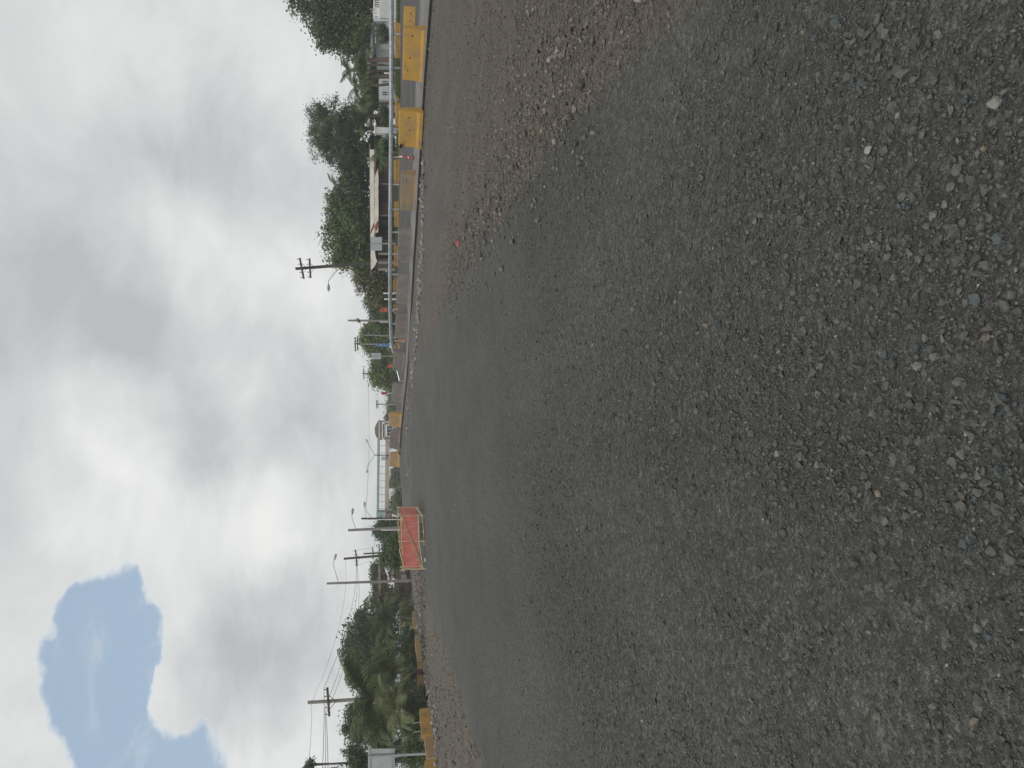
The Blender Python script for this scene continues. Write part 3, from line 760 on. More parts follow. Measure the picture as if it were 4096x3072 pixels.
jersey('last yellow barrier of the right hand row, under the footbridge', 1810, 74.5, 1599, 1862, 76.5, 1596, .98, 'yellow_dusty', G1, 0)
# wedge foot of the sloping brown barrier is its own cast shape
G2 = 'yellow barriers behind the guard rail'
def rail_d(Y):
    for (a, b) in zip(RAIL[:-1], RAIL[1:]):
        if a[1] <= Y <= b[1]: return a[2] + (b[2] - a[2]) * (Y - a[1]) / (b[1] - a[1])
    return 60
for (y0, y1, xb, h, nm) in [(92, 233, 1603, .42, 'low yellow barrier behind the guard rail above the nearest barrier'),
                            (384, 508, 1602, .40, 'low yellow barrier behind the guard rail right of the red marker post'),
                            (638, 733, 1602.5, .52, 'low yellow barrier behind the guard rail just left of the red marker post'),
                            (807, 906, 1601, .46, 'low yellow barrier behind the guard rail above the bare concrete fourth barrier'),
                            (982, 1063, 1600, .47, 'low yellow barrier behind the guard rail beside the blank grey sign post'),
                            (1119, 1166, 1598, .52, 'short yellow barrier behind the guard rail right of the white posts'),
                            (1220, 1252, 1597, .50, 'short yellow barrier behind the guard rail under the red sign'),
                            (1366, 1394, 1598, .36, 'short tan yellow barrier behind the traffic cone')]:
    d0 = rail_d(y0) + .55; d1 = rail_d(y1) + .55
    jersey(nm, y0, d0, xb, y1, d1, xb, h, 'yellow' if y0 < 1200 else 'yellow_dusty', G2, 2)
G3 = 'yellow barriers along the left roadside'
jersey('yellow barrier cut by the left edge of the street view beside the sign post', 3044, 38.6, 1766, 3190, 35.5, 1776, .88, 'yellow', G3)
RODS = jersey('bright yellow barrier with two metal rods on top, left roadside', 2838, 46.0, 1733, 2943, 43.6, 1744, .86, 'yellow', G3)
jersey('dust coated barrier half buried between the bright yellow one and the sign', 2952, 43.0, 1744, 3036, 39.2, 1760, .70, 'yellow_dusty', G3)
jersey('dusty yellow barrier under the tall palm on the left roadside', 2655, 57.5, 1713, 2748, 54.5, 1716, .86, 'yellow_dusty', G3)
jersey('mud coated barrier between two dusty yellow ones on the left roadside', 2606, 61, 1703, 2652, 58, 1710, .78, 'yellow_dusty', G3)
jersey('faded yellow barrier in the middle of the left row', 2543, 65.5, 1697, 2606, 62.5, 1702, .84, 'yellow_dusty', G3)
jersey('yellow barrier beside the low palm on the left roadside', 2446, 82, 1679, 2512, 76, 1682, .84, 'yellow_dusty', G3)
jersey('bare concrete barrier in front of the dark shack, left row end', 2360, 93, 1668, 2428, 88, 1671, .80, 'concrete', G3)
b = MB(); b.prism([px(1598, 566, 34.02), px(1598, 576, 34.12), px(1609, 576, 34.12), px(1609, 566, 34.02)], (0, .2, 0)); b.v = [(v[0] - .16, v[1] - .10, v[2]) for v in b.v]; b.build('notch', 'hole', NOTCH, world=True)
for (y, x0) in ((2888, 1650), (2924, 1652)):
    b = MB(); b.tube([px(1686, y, 44.5), px(x0, y + 6, 44.6)], .02, 6); b.build('rod', 'galv', RODS, world=True)
G4 = 'distant yellow barriers at the road end'
for k, (y0, y1) in enumerate([(1914, 1930), (1934, 1949), (1952, 1966), (1970, 1984), (1988, 2001)]):
    jersey(['rightmost', 'second from right', 'middle one', 'fourth from right', 'leftmost'][k] + ' of five tiny yellow barriers far down the road', y0, 112 - k, 1626 + k * .6, y1, 110 - k, 1627 + k * .6, .72, 'yellow_dusty', G4, 0)

# ------------------------------------------------------------------ guard rail
def build_rail():
    base = rail_w[2]; base = Vector((base.x, base.y, gz(base.x, base.y)))
    t = thing('guard_rail', 'long galvanised corrugated guard rail on steel posts behind the barriers', 'guard rail', base)
    P = polyline(rail_w, 90)
    prof = [(0, 0), (.03, -.02), (.095, -.06), (.095, -.08), (.005, -.14), (.005, -.17), (.095, -.23), (.095, -.25), (.03, -.29), (0, -.31)]
    per = 13
    for s0 in range(0, 89, per):
        s1 = min(s0 + per, 89); v = []; f = []; w = len(prof)
        for i in range(s0, s1 + 1):
            a = P[max(i - 1, 0)]; c = P[min(i + 1, 89)]; nn = Vector((-(c - a).y, (c - a).x, 0)).normalized()
            if nn.y > 0: nn = -nn
            for (o_, z) in prof: v.append(P[i] + nn * (o_ + (.004 if (s0 // per) % 2 else 0)) + Vector((0, 0, z)))
        for i in range(s1 - s0):
            for k in range(w - 1): f.append((i * w + k, i * w + k + 1, (i + 1) * w + k + 1, (i + 1) * w + k))
        b = MB(); b.add(v, f); o = b.build('rail_beam', 'galv', t, world=True)
        sm = o.modifiers.new('thick', 'SOLIDIFY'); sm.thickness = .006
    for Y in (-20, 135, 270, 395, 516, 627, 737, 836, 928, 1015, 1097, 1170, 1236, 1295, 1351, 1400):
        d = rail_d(Y); tp = None
        for a, b_ in zip(RAIL[:-1], RAIL[1:]):
            if a[1] <= Y <= b_[1]: tp = a[0] + (b_[0] - a[0]) * (Y - a[1]) / (b_[1] - a[1])
        p = px(tp, Y, d + .10); b = MB(); g = gz(p.x, p.y) - .15
        b.box((p.x, p.y + .04, (p.z + .03 + g) / 2), (.11, .14, p.z + .03 - g)); b.build('post', 'galv', t, world=True)
        b = MB(); b.box((p.x, p.y - .06, p.z - .155), (.10, .06, .28)); b.build('spacer_block', 'galv_dull', t, world=True)
build_rail()

# ------------------------------------------------------------------ poles, lamps and wires
def on_ground(Y, d):
    x = px(1600, Y, d).x; return Vector((x, d, gz(x, d)))
def lamp_head(t, p, dirv, s=.75):
    p = Vector(p); dirv = Vector(dirv).normalized()
    b = MB(); b.tube([p - dirv * .05, p + dirv * .12 * s, p + dirv * .5 * s, p + dirv * .8 * s], [.05 * s, .12 * s, .17 * s, .06 * s], 8)
    b.build('lamp_head', 'galv_dull', t, world=True)
def pole(label, name, top, base, d, r0, r1, m_='wood_pole', arms=(), lamp=None, conduit=None, transformer=None, group=None, cat='utility pole'):
    Bp = px(base[0], base[1], d); Bp.z = gz(Bp.x, Bp.y); Tp = px(top[0], top[1], d)
    t = thing(name, label, cat, Bp, 0, group)
    b = MB(); b.tube([Bp - Vector((0, 0, .4)), Bp.lerp(Tp, .5), Tp], [r0, (r0 + r1) / 2, r1], 10); b.build('shaft', m_, t, world=True, smooth=False)
    ax = (Tp - Bp).normalized()
    for (xa, ya, xb, yb, dd_, br) in arms:
        A = px(xa, ya, d - dd_); C = px(xb, yb, d + dd_); mid = (A + C) / 2 + Vector((0, -r0 * .8, 0))
        off = Vector((0, -r1 * 1.2, 0)); A += off; C += off
        b = MB(); b.bar(A, C, .14, .17); b.build('crossarm', 'wood_pole', t, world=True)
        for q in (.06, .30, .70, .94):
            p = A.lerp(C, q); b = MB(); b.lathe([(.02, 0), (.02, .10), (.06, .12), (.05, .2), (.02, .24)], 8, (p.x, p.y, p.z + .06)); b.build('insulator', 'insulator', t, world=True)
        if br:
            m2 = A.lerp(C, .5) - ax * br
            for q in (.22, .78):
                b = MB(); b.bar(A.lerp(C, q) + Vector((0, -.06, 0)), m2 + Vector((0, -.03, 0)), .045, .03); b.build('brace', 'wood_pole', t, world=True)
    if lamp:
        pts = [px(a, c, d - .2) for (a, c) in lamp]
        b = MB(); b.tube(pts, .035, 6); b.build('lamp_arm', 'galv_dull', t, world=True)
        lamp_head(t, pts[-1], pts[-1] - pts[-2] + Vector((0, 0, -.0)), .9)
    if conduit:
        (xa, ya, xb, yb) = conduit; b = MB(); q0 = px(xa, ya, d - r0 * 1.2); q1 = px(xb, yb, d - r0 * 1.2); q1.z = gz(q1.x, q1.y)
        b.tube([q0, q1], .06, 6); b.build('conduit', 'white', t, world=True)
    if transformer:
        p = px(*transformer, d - .3); b = MB(); b.lathe([(.26, 0), (.30, .04), (.30, .75), (.22, .85), (.05, .9)], 12, (p.x, p.y, p.z - .4)); b.build('transformer', 'sign_back', t, world=True)
        b = MB(); b.bar(p + Vector((-.35, .2, 0)), p + Vector((.1, .25, 0)), .06); b.build('transformer_bracket', 'dark_metal', t, world=True)
    return t
GP = 'roadside poles'
pole('dark wooden utility pole with two crossarms and street lamp by the cream roofed eatery', 'utility_pole', (1182, 1075), (1596, 1043), 75, .20, .14, 'wood_pole',
     [(1200, 1033, 1216, 1116, .4, .5), (1239, 1035, 1243, 1113, .4, .5)], lamp=[(1360, 1069), (1337, 1095), (1314, 1123), (1314, 1137)], group=GP)
pole('tall bare dark topped pole with a white conduit left of the red sign', 'utility_pole', (1392, 1282), (1592, 1283), 92, .15, .12, 'pale_pole', [(1432, 1275, 1440, 1290, .3, 0)], conduit=(1519, 1288, 1590, 1289), group=GP)
pole('pale square topped pole without arms right of the blue banner', 'lamp_post', (1459, 1340), (1590, 1344), 96, .11, .09, 'pale_pole', group=GP, cat='pole')
pole('utility pole with two stacked crossarms rising above the blue banner', 'utility_pole', (1417, 1375), (1585, 1379), 120, .16, .12, 'pale_pole',
     [(1421, 1349, 1422, 1405, .3, 0), (1430, 1350, 1431, 1402, .3, 0)], group=GP)
pole('utility pole with grey transformer and lamp arm behind the T shaped bar', 'utility_pole', (1449, 1495), (1590, 1496), 150, .18, .13, 'pale_pole', [(1455, 1476, 1456, 1517, .3, .6)],
     lamp=[(1488, 1510), (1476, 1524), (1475, 1534)], transformer=(1488, 1506), group=GP)
pole('distant pole with two short crossarms right of the arched footbridge tower', 'utility_pole', (1504, 1617), (1592, 1617), 190, .20, .15, 'pale_pole', [(1506.5, 1600, 1506.5, 1634, .3, 0), (1512, 1602, 1512, 1633, .3, 0)],
     lamp=[(1546, 1625), (1537, 1636), (1536, 1644)], group=GP)
def double_lamp():
    d = 170; Bp = on_ground(1820, d); t = thing('street_lamp', 'double armed street lamp with V shaped arms before the footbridge', 'street lamp', Bp, 0, GP)
    b = MB(); T = px(1498, 1821, d); b.tube([Bp, T], [.14, .10], 8); b.build('shaft', 'dark_metal', t, world=True)
    for pts in ([(1499, 1821), (1476, 1780), (1471, 1771)], [(1499, 1821), (1478, 1851), (1468, 1868), (1468, 1876)]):
        w = [px(a, c, d) for a, c in pts]; b = MB(); b.tube(w, .05, 6); b.build('lamp_arm', 'dark_metal', t, world=True); lamp_head(t, w[-1], w[-1] - w[-2], 1.2)
double_lamp()
pole('slim lamp pole beside the teal block of the footbridge', 'street_lamp', (1445, 2074), (1610, 2076), 100, .16, .12, 'wood_pole', lamp=[(1488, 2072), (1465, 2044), (1458, 2036), (1458, 2028)], conduit=(1512, 2078, 1600, 2079), group=GP)
pole('leaning lamp pole with a white conduit behind the red net enclosure', 'street_lamp', (1392, 2121), (1620, 2110), 84, .18, .14, 'pale_pole', lamp=[(1423, 2116), (1410, 2078), (1407, 2066), (1408, 2058)], conduit=(1525, 2120, 1612, 2120), group=GP)
pole('dark leaning utility pole with single braced crossarm behind the olive tree', 'utility_pole', (1375, 2235), (1620, 2214), 100, .18, .14, 'wood_pole', [(1422.5, 2199, 1429, 2262, .4, .55)], group=GP)
pole('thin dark utility pole with low crossarms nearest the red net', 'utility_pole', (1454, 2215), (1618, 2206), 130, .17, .13, 'wood_pole', [(1491, 2189, 1493, 2236, .4, .5), (1516, 2176, 1518, 2216, .4, 0)], group=GP)
pole('tall grey lamp pole with curved arm standing before the shack', 'street_lamp', (1307, 2334), (1645, 2322), 85, .17, .12, 'pale_pole', lamp=[(1355, 2329), (1351, 2322), (1342, 2290), (1334, 2262), (1334, 2250), (1337, 2240)], group=GP)
pole('weathered utility pole with braced crossarm rising out of the tall palm', 'utility_pole', (1231, 2810), (1660, 2784), 61, .16, .13, 'pale_pole', [(1310, 2748, 1318, 2860, .3, .6)], group=GP)

def wire(label, pts, sag=.0, r=.016):
    P = [Vector(p) for p in pts]; out = []
    for a, b in zip(P[:-1], P[1:]):
        for k in range(13):
            u = k / 12; p = a.lerp(b, u); p.z -= sag * 4 * u * (1 - u); out.append(p)
    b = MB(); b.tube(out, r, 4); base = out[0].copy(); t = b.build('power_line', 'wire')
    tag(t, label, 'wire', 'overhead wires')
W61, W100 = 60.8, 99.8
for (y0, x0, y1, x1, s, nm) in [(2752, 1296, 2201, 1420, 1.0, 'upper'), (2830, 1300, 2240, 1424, 1.0, 'middle'), (2856, 1303, 2260, 1427, 1.2, 'lower')]:
    wire(nm + ' of three overhead wires from palm side pole to the braced pole', [px(x0, y0, W61), px(x1, y1, W100)], s)
wire('thin top wire joining the tips of the two left poles', [px(1246, 2812, 61), px(1380, 2236, 100)], 1.0, .010)
for (x0, y0, x1, y1, nm) in [(1296, 2752, 1288, 3120, 'uppermost'), (1300, 2835, 1300, 3130, 'second'), (1304, 2858, 1311, 3130, 'lowest')]:
    wire(nm + ' wire leaving the palm side pole towards the near left', [px(x0, y0, 60.6), px(x1, y1, 40)], .05)
wire('thin wire from pole tip towards the near left', [px(1246, 2812, 61), px(1226, 3120, 40)], .1, .010)
wire('long wire spanning the road from transformer pole to the slim lamp pole', [px(1470, 1496, 150), px(1476, 1780, 165), px(1461, 2073, 100)], .12, .022)
for (a, b_, nm) in [((1420, 1352, 120), (1455, 1477, 150), 'upper'), ((1421, 1404, 120), (1455, 1516, 150), 'middle'), ((1431, 1400, 120), (1462, 1497, 150), 'lower')]:
    wire(nm + ' wire between double crossarm pole and transformer pole', [px(*a), px(*b_)], 1.6, .018)
for (a, b_, nm) in [((1455, 1478, 150), (1506, 1602, 190), 'upper'), ((1456, 1515, 150), (1506, 1632, 190), 'lower')]:
    wire(nm + ' wire between transformer pole and the distant short armed pole', [px(*a), px(*b_)], 1.4, .018)
wire('wire from lone bare pole to double crossarm pole', [px(1436, 1284, 92), px(1421, 1352, 120)], .5, .014)
for (a, b_, nm) in [((1427, 2200, 100), (1492, 2190, 130), 'right'), ((1430, 2261, 100), (1492, 2235, 130), 'left')]:
    wire(nm + ' wire between the two dark poles by the net', [px(*a), px(*b_)], .4, .014)
wire('drooping wire from leaning lamp pole to the thin dark pole', [px(1482, 2122, 84), px(1492, 2190, 129.8)], .4, .018)

# ------------------------------------------------------------------ signs, markers, cone
def board_px(X0, Y0, X1, Y1, d, th=.03):
    b = MB(); b.prism([px(X0, Y0, d), px(X0, Y1, d), px(X1, Y1, d), px(X1, Y0, d)], (0, th, 0)); return b
def sign(label, rect, d, postY, m_='sign_back', postm='galv_dull', postw=.08, front=True, cat='sign', name='road_sign', rib=False):
    g = on_ground(postY, d); t = thing(name, label, cat, g)
    board_px(*rect, d, .03).build('board', m_, t, world=True)
    top = px(rect[0] if rib else rect[2] - 2, postY, d)
    dy = -.05 if front else .09
    b = MB(); b.bar((g.x, g.y + dy, g.z - .2), (top.x, top.y + dy, top.z), postw); b.build('post', postm, t, world=True)
    return t
sign('blank grey back of a traffic sign in front of the cream roofed eatery', (1483, 948, 1528, 1002), 66, 975, rib=True)
sign('smaller blank grey back of a sign among the olive trees', (1486, 1412, 1524, 1437), 84, 1425, rib=True)
def big_left_sign():
    t = sign('large pale grey back of a sign at the far left above barriers', (1472, 2995, 1579, 3110), 41, 3024, rib=True, postw=.10)
    b = board_px(1478, 3000, 1483, 3106, 40.97, .02); b.build('stiffener', 'galv_dull', t, world=True)
    b = board_px(1566, 3000, 1571, 3106, 40.97, .02); b.build('stiffener', 'galv_dull', t, world=True)
big_left_sign()
def mark_ring(t, X, Y, d, r, m_, a0=0, a1=360, w=.3):
    c = px(X, Y, d); b = MB(); n = 14; v = []; f = []
    for i in range(n + 1):
        a = rad(a0 + (a1 - a0) * i / n)
        for q in (r, r * (1 - w)):
            for yy in (0, -.008): v.append((c.x + q * math.cos(a), c.y + yy, c.z + q * math.sin(a)))
    for i in range(n):
        o = i * 4; f += [(o + 1, o + 3, o + 7, o + 5), (o, o + 1, o + 5, o + 4), (o + 2, o + 6, o + 7, o + 3)]
    b.add(v, f); b.build('symbol', m_, t, world=True)
def red_sign(label, rect, d, Y, m_, kind):
    t = sign(label, rect, d, Y, m_, 'white', .05, front=False)
    X = (rect[0] + rect[2]) / 2; Yc = (rect[1] + rect[3]) / 2; s = (rect[3] - rect[1]) * d / FPX
    if kind == 'curl':
        mark_ring(t, X - 3, Yc + .5, d - .004, s * .30, 'tape_ink', -60, 250)
        p = px(X - 3, Yc, d - .004); b = MB(); b.box((p.x, p.y - .004, p.z - s * .05), (s * .10, .008, s * .5)); b.build('symbol', 'tape_ink', t, world=True)
    else:
        p = px(X, Yc, d - .004); b = MB()
        for sx in (-1, 1): b.bar((p.x, p.y - .006 - .002 * sx, p.z + s * .45), (p.x + sx * s * .30, p.y - .006 - .002 * sx, p.z - s * .1), s * .14, .006)
        b.build('symbol', 'tape_ink', t, world=True)
red_sign('orange red board with black curled symbol above the guard rail', (1524, 1232, 1548, 1248), 67, 1243, 'red_sign', 'curl')
red_sign('small orange red board at the end of the guard rail', (1550, 1459, 1566, 1470), 72, 1465, 'red_sign', 'curl')
red_sign('dark red board with chevron symbol above the tan concrete barrier', (1525, 1568, 1548, 1578), 72, 1573, 'red_dark', 'chev')
def blue_banner():
    d = 74; g = on_ground(1380, d); t = thing('banner_sign', 'tall narrow blue sign with small white mark behind the guard rail', 'sign', g)
    board_px(1508, 1374, 1557, 1387, d, .06).build('panel', 'blue_sign', t, world=True)
    p = px(1523, 1380, d - .01); b = MB(); b.box((p.x, p.y, p.z), (.13, .01, .05)); b.box((p.x + .05, p.y - .002, p.z - .05), (.03, .01, .07)); b.build('mark', 'white', t, world=True)
    board_px(1557.5, 1372, 1567, 1392, d - .02, .08).build('foot_plate', 'white', t, world=True)
    mark_ring(t, 1561.5, 1380, d - .03, .09, 'tape_ink'); p = px(1562, 1387, d - .03); b = MB(); b.box((p.x, p.y, p.z), (.05, .01, .05)); b.build('symbol', 'tape_ink', t, world=True)
    b = MB(); b.bar((g.x, g.y + .1, g.z), px(1530, 1380, d + .1), .07); b.build('post', 'galv_dull', t, world=True)
blue_banner()
for (Y, x0, nm) in ((1174, 1533, 'taller of two white marker posts behind the guard rail'), (1197, 1537, 'shorter white marker post left of its taller twin')):
    d = 66.5 + (Y - 1174) * .02; g = on_ground(Y, d); T = px(x0, Y, d); t = thing('marker_post', nm, 'post', g, 0, 'white marker posts')
    b = MB(); b.box((g.x, g.y, (g.z + T.z) / 2 - .05), (.13, .10, T.z - g.z + .1)); b.build('shaft', 'white', t, world=True)
    b = MB(); b.box((g.x, g.y - .053, T.z - .25), (.09, .01, .12)); b.build('reflector', 'galv_dull', t, world=True)
def red_marker():
    g = px(1657, 632, 37.3); t = thing('marker_post', 'slim red marker post with white cap between second and third barriers', 'post', g)
    T = px(1609, 627, 37.3); b = MB(); b.tube([g, g.lerp(T, .6), T], [.05, .035, .03], 8); b.build('shaft', 'red_post', t, world=True)
    b = MB(); p = g.lerp(T, .5); b.tube([p - Vector((0, 0, .03)), p + Vector((0, 0, .03))], .045, 8); b.build('reflective_band', 'white', t, world=True)
    b = MB(); b.tube([T, T + Vector((.02, 0, .16))], [.045, .02], 8); b.build('cap', 'white', t, world=True)
    b = MB(); b.lathe([(.14, 0), (.14, .03), (.05, .05)], 10, tuple(g)); b.build('base', 'black_and_edge_shade', t, world=True)
red_marker()
def cone_():
    d = 59.3; g = px(1621, 1363, d); t = thing('traffic_cone', 'faded orange traffic cone with pale tip between two concrete barriers', 'traffic cone', g)
    b = MB(); b.box((g.x, g.y, g.z + .02), (.36, .36, .04)); b.build('base', 'cone', t, world=True)
    b = MB(); b.lathe([(.15, .04), (.04, .70), (.035, .72)], 14, tuple(g)); b.build('body', 'cone', t, world=True)
    b = MB(); b.lathe([(.036, .72), (.025, .84), (.01, .845)], 12, tuple(g)); b.build('tip', 'white', t, world=True)
cone_()
def t_bar():
    d = 64; t = thing('metal_frame', 'slanting pale T shaped metal bar between two concrete barriers', 'frame', px(1610, 1498, d))
    b = MB(); b.tube([px(1588, 1484, d), px(1598, 1522, d)], .035, 6); b.build('bar', 'galv', t, world=True)
    b = MB(); b.tube([px(1582, 1485, d + .05), px(1612, 1480, d + .05)], .035, 6); b.build('cross_bar', 'galv', t, world=True)
    b = MB(); b.tube([px(1598, 1522, d), px(1614, 1524, d)], .03, 6); b.build('leg', 'galv', t, world=True)
t_bar()
def bag():
    p = ghit(1838, 973); b = MB(); z = gz(p.x, p.y)
    b.lathe([(.02, 0), (.09, .015), (.08, .035), (.03, .06), (.05, .075)], 9, (p.x, p.y, z)); b.v = [(v[0] + random.uniform(-.02, .02), v[1] + random.uniform(-.02, .02), v[2]) for v in b.v]
    o = b.build('plastic_bag', 'pink_bag'); tag(o, 'tiny crumpled pink plastic bag lying on the brown stones', 'bag')
bag()

# ------------------------------------------------------------------ red net enclosure
def net_enclosure():
    d = 41.5
    C = [px(1690, 2029, 44.5), px(1697, 2062, 41.0), px(1701, 2165, 41.6), px(1704, 2276, 42.6)]
    t = thing('safety_net_enclosure', 'red mesh safety net enclosure wrapped with yellow caution tape', 'safety barrier', (C[2].x, C[2].y, gz(C[2].x, C[2].y)))
    tops = [px(1590, 2029, 44.5), px(1589, 2062, 41.0), px(1596, 2165, 41.6), px(1612, 2276, 42.6)]
    back = [px(1592, 2060, 45.4), px(1600, 2268, 46.2)]
    for c, tp in zip(C, tops):
        b = MB(); b.tube([Vector((c.x, c.y, gz(c.x, c.y) - .1)), tp + Vector((0, 0, .06))], .035, 7); b.build('post', 'bamboo', t, world=True)
    for q in back:
        b = MB(); b.tube([Vector((q.x, q.y, gz(q.x, q.y) - .1)), q], .035, 7); b.build('post', 'bamboo', t, world=True)
    def panel(P, name='net_panel'):
        # P: list of (top, bottom) world pairs; rippled sheet with a real weave in its own UVs
        n = 26; v = []; f = []; uv = []; s = 0
        rows = []
        for (a, b_) in zip(P[:-1], P[1:]):
            for k in range(n):
                u = k / n; rows.append((a[0].lerp(b_[0], u), a[1].lerp(b_[1], u)))
        rows.append(P[-1]); m = 9; prev = None
        for i, (tp, bt) in enumerate(rows):
            if prev is not None: s += (tp - prev).length
            prev = tp
            for k in range(m):
                q = tp.lerp(bt, k / (m - 1)); w = math.sin(i * .9) * .018 + math.sin(i * .37 + k * .5) * .02
                v.append((q.x, q.y + w, q.z + (math.sin(i * .5) * .02 if k in (0, m - 1) else 0))); uv.append((s / .055, k / (m - 1) * 1.1 / .055))
        for i in range(len(rows) - 1):
            for k in range(m - 1): f.append((i * m + k, (i + 1) * m + k, (i + 1) * m + k + 1, i * m + k + 1))
        b = MB(); b.add(v, f); o = b.build(name, 'red_net', t, world=True)
        ul = o.data.uv_layers.new(name='UVMap')
        for lp in o.data.loops: ul.data[lp.index].uv = uv[lp.vertex_index]
    F_ = [(px(1602, 2062, 40.95), px(1672, 2063, 40.95)), (px(1605, 2120, 41.25), px(1675, 2120, 41.25)), (px(1610, 2200, 41.85), px(1678, 2200, 41.85)), (px(1620, 2272, 42.5), px(1684, 2276, 42.5))]
    panel(F_)
    panel([(px(1600, 2028, 44.4), px(1667, 2028, 44.4)), (px(1602, 2061.5, 40.97), px(1672, 2062, 40.97))])
    panel([(px(1600, 2030, 44.6), px(1662, 2030, 44.6)), (px(1600, 2150, 45.8), px(1662, 2150, 45.8)), (px(1608, 2268, 46.2), px(1668, 2268, 46.2))])
    # tape
    def tape(pts, w=.075, text=True, y=.0):
        P = [px(*p) for p in pts]
        for a, b_ in zip(P[:-1], P[1:]):
            ex = (b_ - a).normalized(); n_ = Vector((-ex.z, 0, ex.x)).normalized() * w / 2
            b = MB(); b.prism([a - n_, b_ - n_, b_ + n_, a + n_], (0, .006, 0)); tp = b.build('caution_tape', 'tape', t, world=True)
            if text:
                L_ = (b_ - a).length; cu = bpy.data.curves.new('lettering', 'FONT'); cu.body = '  '.join(['CAUTION'] * max(1, int(L_ / (w * 5.5)))); cu.size = w * 1.0; cu.extrude = .001
                cu.align_x = 'CENTER'; cu.align_y = 'CENTER'
                to = bpy.data.objects.new('lettering', cu); COL.objects.link(to); bpy.context.view_layer.update()
                me = bpy.data.meshes.new_from_object(to.evaluated_get(bpy.context.evaluated_depsgraph_get())); bpy.data.objects.remove(to)
                o = bpy.data.objects.new('lettering', me); COL.objects.link(o); me.materials.clear(); me.materials.append(M['tape_ink'])
                xa = ex if ex.x > 0 else -ex
                ya = Vector((-xa.z, 0, xa.x)).normalized(); za = xa.cross(ya)
                R = Matrix((xa, ya, za)).transposed().to_4x4(); R.translation = (a + b_) / 2 + Vector((0, -.008, 0))
                o.parent = tp
                o.matrix_basis = wmat(tp).inverted() @ R
    tape([(1593, 2031, 44.2), (1589, 2062, 40.85), (1594, 2120, 41.1), (1601, 2196, 41.75)], .07)
    tape([(1596, 2196, 41.7), (1615, 2266, 42.4)], .05, False)
    tape([(1593, 2032, 44.1), (1603, 2066, 40.8), (1606, 2150, 41.35), (1610, 2218, 41.9)], .035, False)
    tape([(1605, 2066, 40.78), (1690, 2274, 42.3)], .07)
    tape([(1672, 2062, 40.82), (1676, 2160, 41.45), (1680, 2200, 41.8), (1694, 2277, 42.4)], .04, False)
    tape([(1689, 2062, 40.9), (1694, 2130, 41.2), (1696, 2180, 41.7)], .05)
    b = MB(); b.tube([px(1668, 2032, 44.0), px(1687, 2060, 40.85)], .035, 6); b.build('brace', 'bamboo', t, world=True)
    for (xa, ya, xb, yb) in ((1680, 2095, 1696, 2098), (1680, 2116, 1696, 2118), (1680, 2135, 1697, 2137), (1681, 2154, 1698, 2156)):
        b = MB(); b.tube([px(xa, ya, 41.3), px(xb, yb, 41.3)], .02, 6); b.build('stake', 'dark_metal', t, world=True)
    b = MB(); b.prism([px(1681, 2096, 41.6), px(1681, 2152, 41.9), px(1696, 2152, 41.9), px(1696, 2096, 41.6)], (0, .04, 0)); b.build('kick_board', 'slab', t, world=True)
    b = MB(); b.tube([px(1700, 2232, 42.0), px(1701, 2246, 42.1)], .03, 6); b.build('foot_peg', 'white', t, world=True)
net_enclosure()

